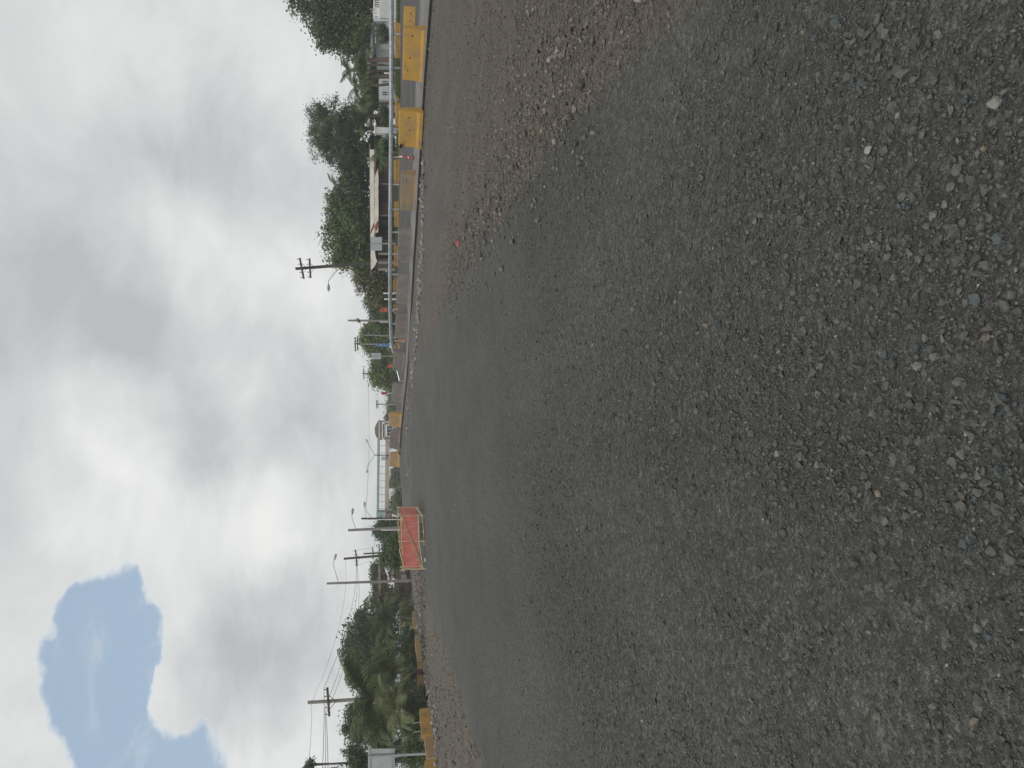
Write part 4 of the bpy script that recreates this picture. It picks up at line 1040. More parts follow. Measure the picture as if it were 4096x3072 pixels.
# ------------------------------------------------------------------ buildings
def box_px(X0, Y0, X1, Y1, d, depth):
    """box whose front face spans the given picture rectangle at distance d; Y0<Y1 (right to left)."""
    a = px(X1, Y1, d); c = px(X0, Y0, d)
    b = MB(); b.box(((a.x + c.x) / 2, d + depth / 2, (a.z + c.z) / 2), (abs(c.x - a.x), depth, abs(c.z - a.z))); return b
def eatery():
    d = 70; g = on_ground(820, d); t = thing('eatery_building', 'long low eatery with cream fascia boards and red diagonal stripe', 'building', g)
    w = box_px(1500, 585, 1618, 1040, d + .6, 7); w.build('wall', 'brown_wall', t, world=True)
    # roof: low pitched slab over the walls
    b = MB(); a = px(1477, 575, d - .2); c = px(1481, 1052, d - .2)
    b.add([a, c, c + Vector((0, 8.4, .25)), a + Vector((0, 8.4, .25))] + [q - Vector((0, 0, .09)) for q in (a, c, c + Vector((0, 8.4, .25)), a + Vector((0, 8.4, .25)))], [(0, 1, 2, 3), (7, 6, 5, 4), (0, 4, 5, 1), (1, 5, 6, 2), (2, 6, 7, 3), (3, 7, 4, 0)])
    b.build('roof', 'grey_roof', t, world=True)
    rr = random.Random(3)
    def fascia(y0, y1, xt0, xt1, xb, dd_, nm):
        top = [px(xt0 + (xt1 - xt0) * k / 24, y0 + (y1 - y0) * k / 24, dd_) for k in range(25)]
        bot = [px(xb + rr.uniform(-1.2, 1.2), y0 + (y1 - y0) * k / 24, dd_) for k in range(25)]
        b = MB(); b.prism(top + bot[::-1], (0, .05, 0)); return b.build(nm, 'cream', t, world=True)
    f1 = fascia(598, 950, 1479, 1482, 1496.5, d - .30, 'fascia')
    b = MB(); b.prism([px(1498, 712, d - .55), px(1498, 930, d - .55)] + [px(1513 + rr.uniform(-1.5, 1.5), y, d - .55) for y in range(930, 670, -20)] + [px(1512.5, 672, d - .55)], (0, .05, 0)); f2 = b.build('fascia', 'cream', t, world=True)
    b = MB(); b.prism([px(1483, 950, d - .30), px(1483.5, 1077, d - .30), px(1489, 1077, d - .3), px(1500, 1062, d - .3), px(1508, 1045, d - .3), px(1503, 1030, d - .3), px(1499, 1010, d - .3), px(1498, 950, d - .3)], (0, .05, 0)); b.build('fascia', 'cream', t, world=True)
    b = MB(); b.prism([px(1481, 941, d - .32), px(1484, 918, d - .32), px(1496, 890, d - .32), px(1497, 905, d - .32)], (0, .015, 0)); b.build('stripe', 'stripe_red', t, world=True)
    b = MB(); b.prism([px(1499, 905, d - .57), px(1508, 886, d - .57), px(1513, 886, d - .57), px(1513, 908, d - .57), px(1502, 930, d - .57)], (0, .015, 0)); b.build('stripe', 'stripe_red', t, world=True)
    b = MB(); b.bar(px(1497.3, 600, d - .25), px(1497.3, 1045, d - .25), .05, .3); b.build('eave_beam', 'plank', t, world=True)
    for y in (735, 862, 1015, 1050, 1078):
        p = px(1513, y, d - .2); b = MB(); gg = gz(p.x, p.y); b.box((p.x, p.y, (gg + p.z) / 2), (.12 if y < 1000 else .2, .12, p.z - gg)); b.build('column', 'grille' if y < 1000 else 'pale_pole', t, world=True)
    # grille windows
    for (y0, y1, x0, x1, nx, nz) in ((762, 812, 1524, 1549, 7, 3), (985, 1010, 1527, 1549, 4, 3)):
        wn = box_px(x0, y0, x1, y1, d + .57, .06).build('window', 'dark_void', t, world=True)
        for k in range(nx + 1):
            y = y0 + (y1 - y0) * k / nx; b = MB(); b.bar(px(x0, y, d + .54), px(x1, y, d + .54), .035); b.build('bar', 'grille', wn, world=True)
        for k in range(nz + 1):
            x = x0 + (x1 - x0) * k / nz; b = MB(); b.bar(px(x, y0, d + .56), px(x, y1, d + .56), .03); b.build('bar', 'grille', wn, world=True)
    for (y0, y1, x0) in ((865, 882, 1524), (900, 960, 1522), (1012, 1036, 1520)):
        box_px(x0, y0, 1612, y1, d + .56, .06).build('doorway', 'dark_void', t, world=True)
eatery()
def white_house(label, y0, y1, xt, d, eave=True, blue=False):
    g = on_ground((y0 + y1) / 2, d); t = thing('house', label, 'house', g)
    box_px(xt, y0, 1620, y1, d, 6).build('wall', 'white_wall', t, world=True)
    if eave:
        a = px(xt - 15, y0 - 8, d - .6); c = px(xt - 11, y1 + 8, d - .6); b = MB()
        q = [a, c, c + Vector((0, 7, 1.0)), a + Vector((0, 7, 1.0))]; q2 = [px(xt - 1, y0 - 8, d - .5), px(xt - 1, y1 + 8, d - .5)]
        b.add(q + [q2[0], q2[1], q2[1] + Vector((0, 7, 1.2)), q2[0] + Vector((0, 7, 1.2))], [(0, 1, 2, 3), (7, 6, 5, 4), (0, 4, 5, 1), (1, 5, 6, 2), (2, 6, 7, 3), (3, 7, 4, 0)]); b.build('roof', 'grey_roof', t, world=True)
    for k in (.3, .72):
        y = y0 + (y1 - y0) * k; wn = box_px(xt + 14, y - 7, xt + 36, y + 7, d - .03, .05).build('window', 'glass', t, world=True)
        b = MB()
        b.bar(px(xt + 14, y, d - .05), px(xt + 36, y, d - .05), .05); b.build('frame', 'white', wn, world=True)
        b = MB(); b.bar(px(xt + 37, y - 9, d - .06), px(xt + 37, y + 9, d - .06), .07); b.build('sill', 'white', wn, world=True)
white_house('white walled house with grey eave behind the palms at right', 84, 200, 1503, 82)
white_house('low white house half hidden by palm trunks', 300, 402, 1515, 84, False)
def white_fence():
    d = 74; g = on_ground(20, d); t = thing('balustrade_fence', 'white wall topped with slatted balustrade at the far right', 'fence', g)
    box_px(1517, -120, 1620, 78, d, .3).build('wall', 'white_wall', t, world=True)
    b = MB(); b.bar(px(1496, -120, d + .15), px(1496, 80, d + .15), .14, .12); b.build('top_rail', 'white', t, world=True)
    k = 0; y = -116
    while y < 76:
        b = MB(); b.bar(px(1518, y, d + .15), px(1497, y, d + .15), .09, .06); b.build('slat', 'white', t, world=True); y += 7.2
    b = MB(); q = px(1494, 80, d + .15); b.box((q.x, q.y, (q.z + gz(q.x, q.y)) / 2), (.22, .24, q.z - gz(q.x, q.y))); b.build('end_post', 'white_wall', t, world=True)
white_fence()
def gate_pillar():
    d = 68; p = px(1502, 528, d); g = on_ground(528, d); t = thing('gate_pillar', 'square white gate pillar between palm and eatery', 'pillar', g)
    b = MB(); b.box((g.x, g.y, (g.z + p.z) / 2), (.55, .5, p.z - g.z)); b.build('shaft', 'white_wall', t, world=True)
    b = MB(); b.box((g.x, g.y, p.z + .05), (.66, .62, .1)); b.build('cap', 'white', t, world=True)
gate_pillar()

def footbridge():
    d = 200; g = on_ground(1900, d); t = thing('footbridge', 'covered pedestrian footbridge with teal roof and beige deck spanning the road', 'footbridge', g)
    D = 3.0
    def slab(x0a, x0b, x1a, x1b, y0, y1, nm, m_, dd_=d, dep=D):
        b = MB(); b.prism([px(x0a, y0, dd_), px(x0b, y1, dd_), px(x1b, y1, dd_), px(x1a, y0, dd_)], (0, dep, 0)); return b.build(nm, m_, t, world=True)
    slab(1509.5, 1506.5, 1519, 1515, 1758, 2066, 'roof', 'teal')
    slab(1542, 1539, 1557, 1556, 1756, 2066, 'deck', 'beige')
    slab(1527.6, 1525.6, 1528.6, 1526.6, 1758, 2066, 'handrail', 'galv_dull', d - .02, .06)
    for k in range(11):
        y = 1783 + k * 28; b = MB(); b.bar(px(1542 - (y - 1758) * .01, y, d + .1), px(1518 - (y - 1758) * .012, y, d + .1), .12); b.build('roof_post', 'galv_dull', t, world=True)
    # left stair block
    slab(1505, 1505, 1544, 1544, 2050, 2078, 'stair_cabin', 'teal_pale', d - 2, 4)
    slab(1535, 1535, 1545, 1545, 2078, 2100, 'stair_cabin', 'teal_pale', d - 2, 4)
    for (x0, x1) in ((1545.3, 1553.5), (1555.5, 1568)):
        slab(x0, x0, x1, x1, 2053, 2099, 'stair_panel', 'maroon', d - 1.9, 3.6)
    slab(1553.6, 1553.6, 1555.2, 1555.2, 2052, 2100, 'handrail', 'galv', d - 2.1, .1)
    for y in (2030, 2048, 2096):
        b = MB(); p = px(1556, y, d + 1); gg = gz(p.x, p.y); b.box((p.x, p.y, (p.z + gg) / 2), (.9, .9, p.z - gg)); b.build('pier', 'grey_box', t, world=True)
    b = MB(); p = px(1557, 1772, d + 1); gg = gz(p.x, p.y); b.box((p.x, p.y, (p.z + gg) / 2), (1.1, 1.1, p.z - gg)); b.build('pier', 'beige', t, world=True)
    for (x0, x1, y0, y1) in ((1525, 1544, 1826, 1841), (1551, 1567, 1790, 1799)):
        slab(x0, x0, x1, x1, y0, y1, 'notice_board', 'sign_back', d - .6, .1)
    # the arched tower at the right end
    dt = d - 3
    arc = [px(1516 - 17 * math.sin(math.pi * k / 20) ** .7, 1682 + 78 * k / 20, dt) for k in range(21)]
    b = MB(); b.prism(arc, (0, 5, 0)); b.build('tower_roof', 'tower_roof', t, world=True)
    inner = [px(1516.4 - 18.6 * math.sin(math.pi * k / 20) ** .7, 1681 + 80 * k / 20, dt - .1) for k in range(21)]
    b = MB(); b.prism(inner + arc[::-1], (0, 5.2, 0)); b.build('roof_rim', 'white', t, world=True)
    b = MB(); b.bar(px(1515.5, 1680, dt - .2), px(1515.5, 1761, dt - .2), .25, .3); b.build('eave_beam', 'pink_panel', t, world=True)
    for (y0, y1) in ((1686, 1719), (1724, 1756)):
        b = MB(); b.prism([px(1519, y0, dt), px(1519, y1, dt), px(1529, y1, dt), px(1529, y0, dt)], (0, .15, 0)); b.build('balustrade_panel', 'pink_panel', t, world=True)
        b = MB(); b.prism([px(1531, y0, dt + .5), px(1531, y1, dt + .5), px(1536, y1, dt + .5), px(1536, y0, dt + .5)], (0, .15, 0)); b.build('opening', 'dark_void', t, world=True)
        for k in range(6):
            y = y0 + 3 + (y1 - y0 - 6) * k / 5; b = MB(); b.bar(px(1521, y, dt - .05), px(1527, y + (k % 2) * 1.5, dt - .05), .10, .05); b.build('ornament', 'maroon', t, world=True)
    for y in (1684, 1721.5, 1758):
        b = MB(); p = px(1516, y, dt + .3); gg = gz(p.x, p.y); b.box((p.x, p.y, (p.z + gg) / 2), (.3, .3, p.z - gg)); b.build('tower_column', 'pink_panel', t, world=True)
    b = MB(); b.bar(px(1537.5, 1682, dt), px(1537.5, 1760, dt), .2, .3); b.build('floor_beam', 'pink_panel', t, world=True)
    for y in (1692, 1756):
        p = px(1535.5, y, dt - .35); b = MB(); b.lathe([(.02, -.26), (.18, -.2), (.26, 0), (.18, .2), (.02, .26)], 10, tuple(p)); b.build('globe_lamp', 'white', t, world=True)
    b = MB(); b.prism([px(1540, 1690, dt + 4), px(1540, 1760, dt + 4), px(1600, 1760, dt + 4), px(1600, 1690, dt + 4)], (0, .2, 0)); b.build('tower_wall', 'beige', t, world=True)
footbridge()

def van():
    d = 112; g = on_ground(1724, d); t = thing('van', 'white van with blue tinted windscreen parked behind the dusty yellow barrier', 'van', g)
    z0 = g.z; zt = px(1541.5, 1724, d).z; xl = px(1560, 1747, d).x; xr = px(1560, 1700, d).x; cx = (xl + xr) / 2; w = xr - xl; H_ = zt - z0
    def bx(name, m_, cxx, cy, cz, s, par=t): b = MB(); b.box((cxx, cy, cz), s); return b.build(name, m_, par, world=True)
    b = MB(); b.prism([(cx - w / 2, d, z0 + .35), (cx + w / 2, d, z0 + .35), (cx + w / 2, d, z0 + H_ * .58), (cx + w * .46, d, zt - .06), (cx + w * .40, d, zt), (cx - w * .40, d, zt), (cx - w * .46, d, zt - .06), (cx - w / 2, d, z0 + H_ * .58)], (0, 4.2, 0)); b.build('body', 'white', t, world=True)
    ws = bx('windscreen', 'glass', cx, d - .01, z0 + H_ * .76, (w * .84, .04, H_ * .30))
    for q in (-.15, .18): bx('frame', 'white', cx + q * w, d - .035, z0 + H_ * .76, (.05, .02, H_ * .30), ws)
    bx('bonnet', 'bus_blue', cx, d - .04, z0 + H_ * .48, (w * .97, .10, H_ * .20))
    bx('grille', 'red_dark', cx, d - .05, z0 + H_ * .30, (w * .8, .08, H_ * .10))
    bx('bumper', 'maroon', cx, d - .08, z0 + H_ * .19, (w * .98, .16, H_ * .09))
    for q in (-.36, .36):
        b = MB(); b.tube([(cx + q * w, d - .10, z0 + H_ * .40), (cx + q * w, d - .04, z0 + H_ * .40)], .12, 10); b.build('headlight', 'white', t, world=True)
        wh = MB(); wh.tube([(cx + q * w * 1.1 - .1, d + .7, z0 + .33), (cx + q * w * 1.1 + .1, d + .7, z0 + .33)], .33, 12); wh.build('wheel', 'black_and_edge_shade', t, world=True)
    for q in (-.56, .56): bx('mirror', 'white', cx + q * w, d + .05, z0 + H_ * .66, (.14, .1, .24))
van()

def shack():
    d = 96; g = on_ground(2330, d); t = thing('shack', 'ramshackle dark shack with tilted pink roof sheets behind the lamp pole', 'shack', g)
    box_px(1576, 2272, 1660, 2395, d, 4).build('wall', 'brown_wall', t, world=True)
    for k, (pts, m_) in enumerate([([(1574, 2236), (1562, 2270), (1566, 2270), (1578, 2236)], 'pink_sheet'), ([(1572, 2262), (1560, 2322), (1566, 2322), (1577, 2262)], 'pink_sheet'),
                                   ([(1543, 2272), (1548, 2300), (1557, 2322), (1554, 2300), (1546, 2272)], 'white'), ([(1553, 2250), (1560, 2260), (1557, 2288), (1551, 2288)], 'sign_back')]):
        b = MB(); b.prism([px(a, c, d - .4 - .15 * k) for a, c in pts], (0, 2.2, .25)); b.build('roof_sheet', m_, t, world=True)
    b = MB(); b.bar(px(1517, 2250, d - .2), px(1519, 2382, d - .2), .28, .22); b.build('beam', 'pink_sheet', t, world=True)
    for y in (2256, 2292, 2330, 2374):
        b = MB(); p = px(1519, y, d + .1); gg = gz(p.x, p.y); b.box((p.x, p.y, (p.z + gg) / 2), (.14, .14, p.z - gg)); b.build('post', 'plank', t, world=True)
    b = MB(); b.bar(px(1577, 2317, d - .5), px(1630, 2329, d - .5), .10); b.build('prop', 'white', t, world=True)
    b = box_px(1604, 2300, 1626, 2318, d - .9, .6); b.build('crate', 'grey_box', t, world=True)
    b = MB(); b.prism([px(1600, 2283, d - 1), px(1604, 2262, d - 1), px(1619, 2262, d - 1), px(1619, 2288, d - 1)], (0, .05, 0)); b.build('board', 'bamboo', t, world=True)
shack()
def far_house(label, rect, roofx, d, wm, rm):
    g = on_ground((rect[1] + rect[3]) / 2, d); t = thing('house', label, 'house', g)
    box_px(*rect, d, 8).build('wall', wm, t, world=True)
    y0, y1 = rect[1], rect[3]; m = (y0 + y1) / 2; b = MB()
    b.prism([px(rect[0] - .4, y0 - 4, d - .5), px(roofx, m, d - .5), px(rect[0] - .4, y1 + 4, d - .5)], (0, 9, 0)); b.build('roof', rm, t, world=True)
    box_px(rect[0] + 8, m - 4, rect[0] + 20, m + 4, d - .05, .1).build('window', 'glass', t, world=True)
far_house('grey roofed house right of the arched tower', (1545, 1660, 1610, 1686), 1532, 150, 'pink_panel', 'grey_roof')
far_house('small grey house behind the leaning lamp pole', (1545, 2128, 1620, 2156), 1541, 125, 'sign_back', 'grey_roof')
far_house('far blue roofed house beyond the braced pole', (1540, 2180, 1615, 2205), 1524, 170, 'bus_blue', 'blue_sign')

# ------------------------------------------------------------------ trees, palms, shrubs
def leaf_mesh(name, parent, ells, n, size, m_, clump=.55, seed=0, aspect=.5, base=(0, 0, 0), shell=.55):
    r = np.random.default_rng(seed); E = np.array(ells, float)
    vol = (E[:, 3] * E[:, 4] * E[:, 5]) ** (2 / 3.); vol /= vol.sum()
    k = max(12, n // 42); ei = r.choice(len(E), k, p=vol)
    u = r.normal(0, 1, (k, 3)); u /= np.linalg.norm(u, axis=1)[:, None]
    rr_ = (shell + (1 - shell) * r.random(k) ** .7) * r.uniform(.82, 1.10, k)
    cc = E[ei, :3] + u * rr_[:, None] * E[ei, 3:6]
    ctint = r.normal(0, .17, k); cs = clump * r.uniform(.6, 1.35, k)
    ci = r.integers(0, k, n); p = cc[ci] + r.normal(0, 1, (n, 3)) * cs[ci][:, None] * np.array([1, 1, .75]) * .55
    out = p - E[ei[ci], :3]; out /= np.linalg.norm(out, axis=1)[:, None] + 1e-6
    nrm = out * .6 + np.array([0, 0, .5]) + r.normal(0, .6, (n, 3)); nrm /= np.linalg.norm(nrm, axis=1)[:, None]
    a = np.cross(nrm, r.normal(0, 1, (n, 3))); a /= np.linalg.norm(a, axis=1)[:, None] + 1e-6; b = np.cross(nrm, a)
    s = size * r.uniform(.6, 1.35, n)[:, None]
    v = np.stack([p - a * s * .5, p + b * s * aspect * .5, p + a * s * .5 + nrm * s * -.12, p - b * s * aspect * .5], 1) - np.array(base)
    tint = np.clip(.42 + ctint[ci] + r.normal(0, .13, n), 0, 1)
    f = np.arange(n * 4).reshape(-1, 4)
    return np_mesh(name, v.reshape(-1, 3), f, m_, parent, {'tint': ('FLOAT', tint)})
_ts = [100]
def tree(label, name, Y, d, blobs_, n, size, m_, trunk=.25, clump=.7, aspect=.55, group='trees', shell=.5, trunk_at=None, cat='tree'):
    """blobs_: (X, Y, rx_px, rz_px) ellipses of the crown in the picture, standing at distance d."""
    _ts[0] += 1; seed = _ts[0]; rr = random.Random(seed)
    g = on_ground(Y, d); t = thing(name, label, cat, g, 0, group)
    E = []
    for (X, Yc, ry, rx) in blobs_:
        c = px(X, Yc, d); w = ry * d / FPX; h = rx * d / FPX
        E.append((c.x, c.y + rr.uniform(-.4, .4) * w * .5, c.z, w, w * .8, h))
    leaf_mesh('crown', t, E, n, size, m_, clump, seed, aspect, tuple(g), shell)
    if trunk:
        b = MB(); top = Vector((np.mean([e[0] for e in E]), d, np.mean([e[2] for e in E])))
        fork = Vector((g.x * .75 + top.x * .25, d, g.z + (top.z - g.z) * .5))
        b.tube([g - Vector((0, 0, .3)), g.lerp(fork, .5) + Vector((rr.uniform(-.1, .1), 0, 0)), fork], [trunk * 1.25, trunk, trunk * .8], 8)
        for e in E:
            c = Vector(e[:3])
            b.tube([fork - Vector((0, 0, .1)), fork.lerp(c, .5) + Vector((0, 0, .25)), c], [trunk * .55, trunk * .4, trunk * .15], 6)
            for k in range(3):
                q = c + Vector((rr.uniform(-.8, .8) * e[3], rr.uniform(-.8, .8) * e[4], rr.uniform(0, .8) * e[5]))
                b.tube([fork.lerp(c, .7), fork.lerp(c, .7).lerp(q, .6) + Vector((0, 0, .15)), q], [trunk * .28, trunk * .18, trunk * .06], 5)
        b.build('trunk', 'bark', t, world=True)
    return t
GR = 'trees behind the guard rail'; GL = 'trees on the left roadside'
tree('huge dark spreading tree towering over the white balustrade at far right', 'broadleaf_tree', 10, 84, [(1330, 60, 130, 120), (1240, -60, 150, 120), (1370, 150, 70, 80), (1415, 190, 55, 60), (1420, 20, 150, 70), (1180, -30, 60, 50), (1430, 130, 80, 50), (1330, -200, 150, 160), (1300, 110, 80, 60), (1450, 60, 110, 40)], 27000, .36, 'leaf_dark', .5, .9, group=GR, shell=.35)
tree('feathery grey green round tree above the low white house', 'broadleaf_tree', 510, 86, [(1340, 520, 130, 85), (1290, 500, 90, 60), (1390, 590, 95, 80), (1300, 600, 60, 60), (1410, 470, 80, 60), (1260, 450, 40, 45), (1360, 650, 45, 50)], 22000, .30, 'leaf_grey', .3, .6, aspect=.32, group=GR, shell=.3)
tree('low dark round topped tree behind the middle of the eatery roof', 'broadleaf_tree', 690, 88, [(1420, 700, 70, 70), (1400, 750, 70, 50), (1430, 640, 60, 50)], 6000, .34, 'leaf_dark', .25, .7, group=GR, shell=.4)
tree('broad dense dark green tree behind the left half of the eatery', 'broadleaf_tree', 900, 90, [(1370, 860, 80, 70), (1360, 950, 90, 68), (1420, 900, 140, 70), (1390, 1030, 50, 70), (1350, 800, 40, 40), (1440, 780, 60, 50), (1440, 1000, 90, 55)], 22000, .36, 'leaf_mid', .4, .8, group=GR, shell=.4)
tree('brownish green tree sloping down left of the wooden pole', 'broadleaf_tree', 1130, 95, [(1470, 1100, 60, 70), (1490, 1150, 70, 60), (1450, 1080, 40, 50), (1530, 1180, 80, 50), (1520, 1080, 60, 60)], 9000, .34, 'leaf_brown', .3, .7, group=GR, shell=.4)
tree('dark low tree behind the red sign with curled symbol', 'broadleaf_tree', 1250, 100, [(1525, 1250, 60, 50), (1500, 1215, 40, 40), (1540, 1300, 60, 40)], 6500, .34, 'leaf_dark', .25, .7, group=GR, shell=.4)
tree('yellow green tree behind the blue banner', 'broadleaf_tree', 1360, 128, [(1480, 1350, 55, 42), (1500, 1390, 45, 40), (1530, 1340, 70, 45)], 8000, .42, 'leaf_olive', .3, .9, group=GR, shell=.4)
tree('olive green tree behind the smaller blank grey sign', 'broadleaf_tree', 1450, 132, [(1515, 1460, 55, 38), (1505, 1500, 40, 36), (1545, 1440, 60, 36), (1540, 1520, 50, 40)], 8000, .42, 'leaf_olive', .3, .9, group=GR, shell=.4)
tree('low dark tree tapering behind the tan concrete barrier', 'broadleaf_tree', 1545, 140, [(1565, 1545, 30, 26), (1560, 1520, 30, 32)], 3500, .40, 'leaf_mid', .25, .9, group=GR, shell=.4)
tree('distant dark mound of a tree right of the grey roofed house', 'broadleaf_tree', 1625, 210, [(1572, 1612, 30, 26), (1570, 1645, 28, 22), (1580, 1600, 30, 20)], 5000, .55, 'leaf_mid', .3, 1.1, group=GR, shell=.4)
tree('small dark tree under the middle of the footbridge', 'broadleaf_tree', 1925, 215, [(1585, 1900, 26, 20), (1580, 1930, 26, 24), (1595, 1880, 30, 14)], 5000, .55, 'leaf_mid', .25, 1.0, group=GL, shell=.4)
tree('conical dark tree under the left half of the footbridge', 'broadleaf_tree', 2005, 160, [(1592, 2005, 34, 24), (1578, 2016, 16, 16), (1600, 1985, 20, 14)], 4500, .45, 'leaf_mid', .25, .9, group=GL, shell=.4)
tree('dark tree wrapped round the leaning lamp pole', 'broadleaf_tree', 2105, 112, [(1530, 2108, 34, 28), (1520, 2125, 30, 24), (1550, 2140, 36, 30), (1575, 2105, 36, 30)], 6500, .34, 'leaf_dark', .25, .7, group=GL, shell=.35)
tree('round olive green tree right behind the red net', 'broadleaf_tree', 2205, 78, [(1575, 2200, 50, 45), (1555, 2225, 50, 45), (1590, 2170, 34, 30), (1590, 2240, 34, 36)], 9000, .24, 'leaf_mid', .2, .5, group=GL, shell=.35)
tree('airy dark tree topping the shack', 'broadleaf_tree', 2300, 104, [(1505, 2275, 34, 22), (1508, 2310, 40, 24), (1530, 2290, 50, 24), (1520, 2350, 34, 30)], 5500, .32, 'leaf_grey', .2, .6, group=GL, shell=.3)
tree('brown green tree left of the tall grey lamp pole', 'broadleaf_tree', 2390, 100, [(1525, 2380, 50, 40), (1510, 2400, 40, 32), (1560, 2410, 60, 40)], 7000, .32, 'leaf_brown', .25, .6, group=GL, shell=.4)
tree('tall dense dark tree in the middle of the left roadside wood', 'broadleaf_tree', 2560, 92, [(1440, 2520, 70, 60), (1420, 2570, 70, 50), (1500, 2560, 100, 90), (1480, 2480, 60, 60), (1400, 2590, 30, 24), (1540, 2500, 70, 60)], 14000, .34, 'leaf_dark', .4, .8, group=GL, shell=.35)
tree('dense mid green tree behind the weathered pole', 'broadleaf_tree', 2670, 88, [(1430, 2650, 80, 45), (1480, 2680, 90, 80), (1420, 2700, 50, 36), (1540, 2640, 80, 60)], 12000, .32, 'leaf_mid', .35, .75, group=GL, shell=.35)
tree('dark tree with ragged crown left of the weathered pole', 'broadleaf_tree', 2880, 74, [(1420, 2870, 60, 50), (1390, 2900, 34, 26), (1410, 2940, 36, 30), (1480, 2900, 90, 80), (1550, 2860, 90, 60), (1450, 2830, 40, 50)], 13000, .27, 'leaf_dark', .3, .6, group=GL, shell=.3)
tree('tree with bare twiggy branches at the far left behind the large sign', 'broadleaf_tree', 3040, 62, [(1240, 3060, 26, 18), (1440, 3040, 50, 50), (1400, 3010, 24, 30), (1500, 3090, 90, 80), (1330, 3110, 40, 60), (1560, 3000, 60, 60)], 11000, .22, 'leaf_dark', .25, .45, group=GL, shell=.3)
tree('dark leafy tree filling the gap behind the palm clump', 'broadleaf_tree', 310, 95, [(1465, 250, 50, 45), (1475, 310, 50, 40), (1480, 370, 45, 40), (1500, 220, 40, 30)], 8000, .34, 'leaf_dark', .25, .7, group=GR, shell=.3)
# shrubs
def shrub(label, Y, d, blobs_, n, size, m_, group): tree(label, 'shrub', Y, d, blobs_, n, size, m_, .05, .3, .5, group, .25, cat='shrub')
GS = 'shrubs beside the left barriers'; GS2 = 'shrubs along the guard rail'
shrub('bushy green shrub behind the bright yellow barrier with rods', 2880, 50, [(1665, 2890, 60, 45), (1640, 2930, 50, 40), (1650, 2840, 40, 40)], 5000, .13, 'leaf_mid', GS)
shrub('bushy shrub filling the gap right of the bright yellow barrier', 2790, 50, [(1690, 2790, 50, 35), (1660, 2800, 40, 40)], 4000, .13, 'leaf_dark', GS)
shrub('green shrub at the foot of the large sign post', 3030, 44, [(1660, 3040, 60, 50), (1640, 2990, 50, 45), (1690, 3000, 45, 40)], 5000, .12, 'leaf_mid', GS)
shrub('dark shrub in shade between the two palms', 2590, 72, [(1650, 2590, 60, 30), (1630, 2540, 50, 36)], 4000, .17, 'leaf_dark', GS)
shrub('leafy green shrub beside the bare barrier of the left row', 2440, 88, [(1630, 2440, 50, 34), (1610, 2470, 40, 36), (1640, 2480, 34, 30)], 5000, .17, 'leaf_olive', GS)
shrub('dark bush in front of the shack wall', 2380, 92, [(1600, 2360, 34, 34), (1580, 2390, 34, 36), (1620, 2400, 30, 24)], 4000, .2, 'leaf_brown', GS)
shrub('bright green bush under the big tree at right', 140, 79, [(1445, 140, 45, 35), (1470, 100, 40, 20), (1430, 170, 30, 30)], 4500, .2, 'leaf_mid', GS2)
shrub('small dark bush against the white house wall', 120, 74, [(1530, 120, 22, 22), (1540, 150, 24, 18)], 2500, .16, 'leaf_dark', GS2)
shrub('dark bush below the feathery tree by the gate pillar', 470, 72, [(1545, 470, 34, 20), (1530, 440, 30, 24)], 2500, .16, 'leaf_dark', GS2)
shrub('green bush right of the eatery beside the gate pillar', 585, 67.5, [(1535, 600, 40, 34), (1560, 570, 40, 22), (1580, 620, 28, 18)], 4500, .15, 'leaf_mid', GS2)
shrub('low dark hedge at the foot of the palms', 330, 70, [(1585, 330, 60, 10), (1585, 250, 40, 10)], 2500, .14, 'leaf_brown', GS2)

shrub('dark thicket filling the shade under the tall palm', 2700, 66, [(1650, 2650, 60, 40), (1640, 2720, 60, 45), (1620, 2770, 60, 45), (1610, 2600, 50, 40)], 8000, .2, 'leaf_dark', GS)
shrub('dark hedge behind the two white posts', 1180, 82, [(1570, 1110, 50, 22), (1570, 1180, 60, 22), (1570, 1250, 50, 22)], 5000, .22, 'leaf_dark', GS2)
shrub('dark hedge behind the end of the guard rail', 1370, 98, [(1572, 1320, 50, 20), (1572, 1400, 60, 20), (1575, 1460, 50, 18)], 5000, .26, 'leaf_mid', GS2)
shrub('leafy thicket between feathery tree and eatery', 560, 88, [(1500, 560, 50, 40), (1530, 600, 40, 40), (1520, 500, 50, 45), (1470, 590, 40, 40)], 6000, .26, 'leaf_dark', GS2)
shrub('thicket behind the short palm trunks', 360, 92, [(1480, 360, 50, 30), (1490, 420, 50, 40), (1520, 380, 50, 30)], 5000, .26, 'leaf_dark', GS2)
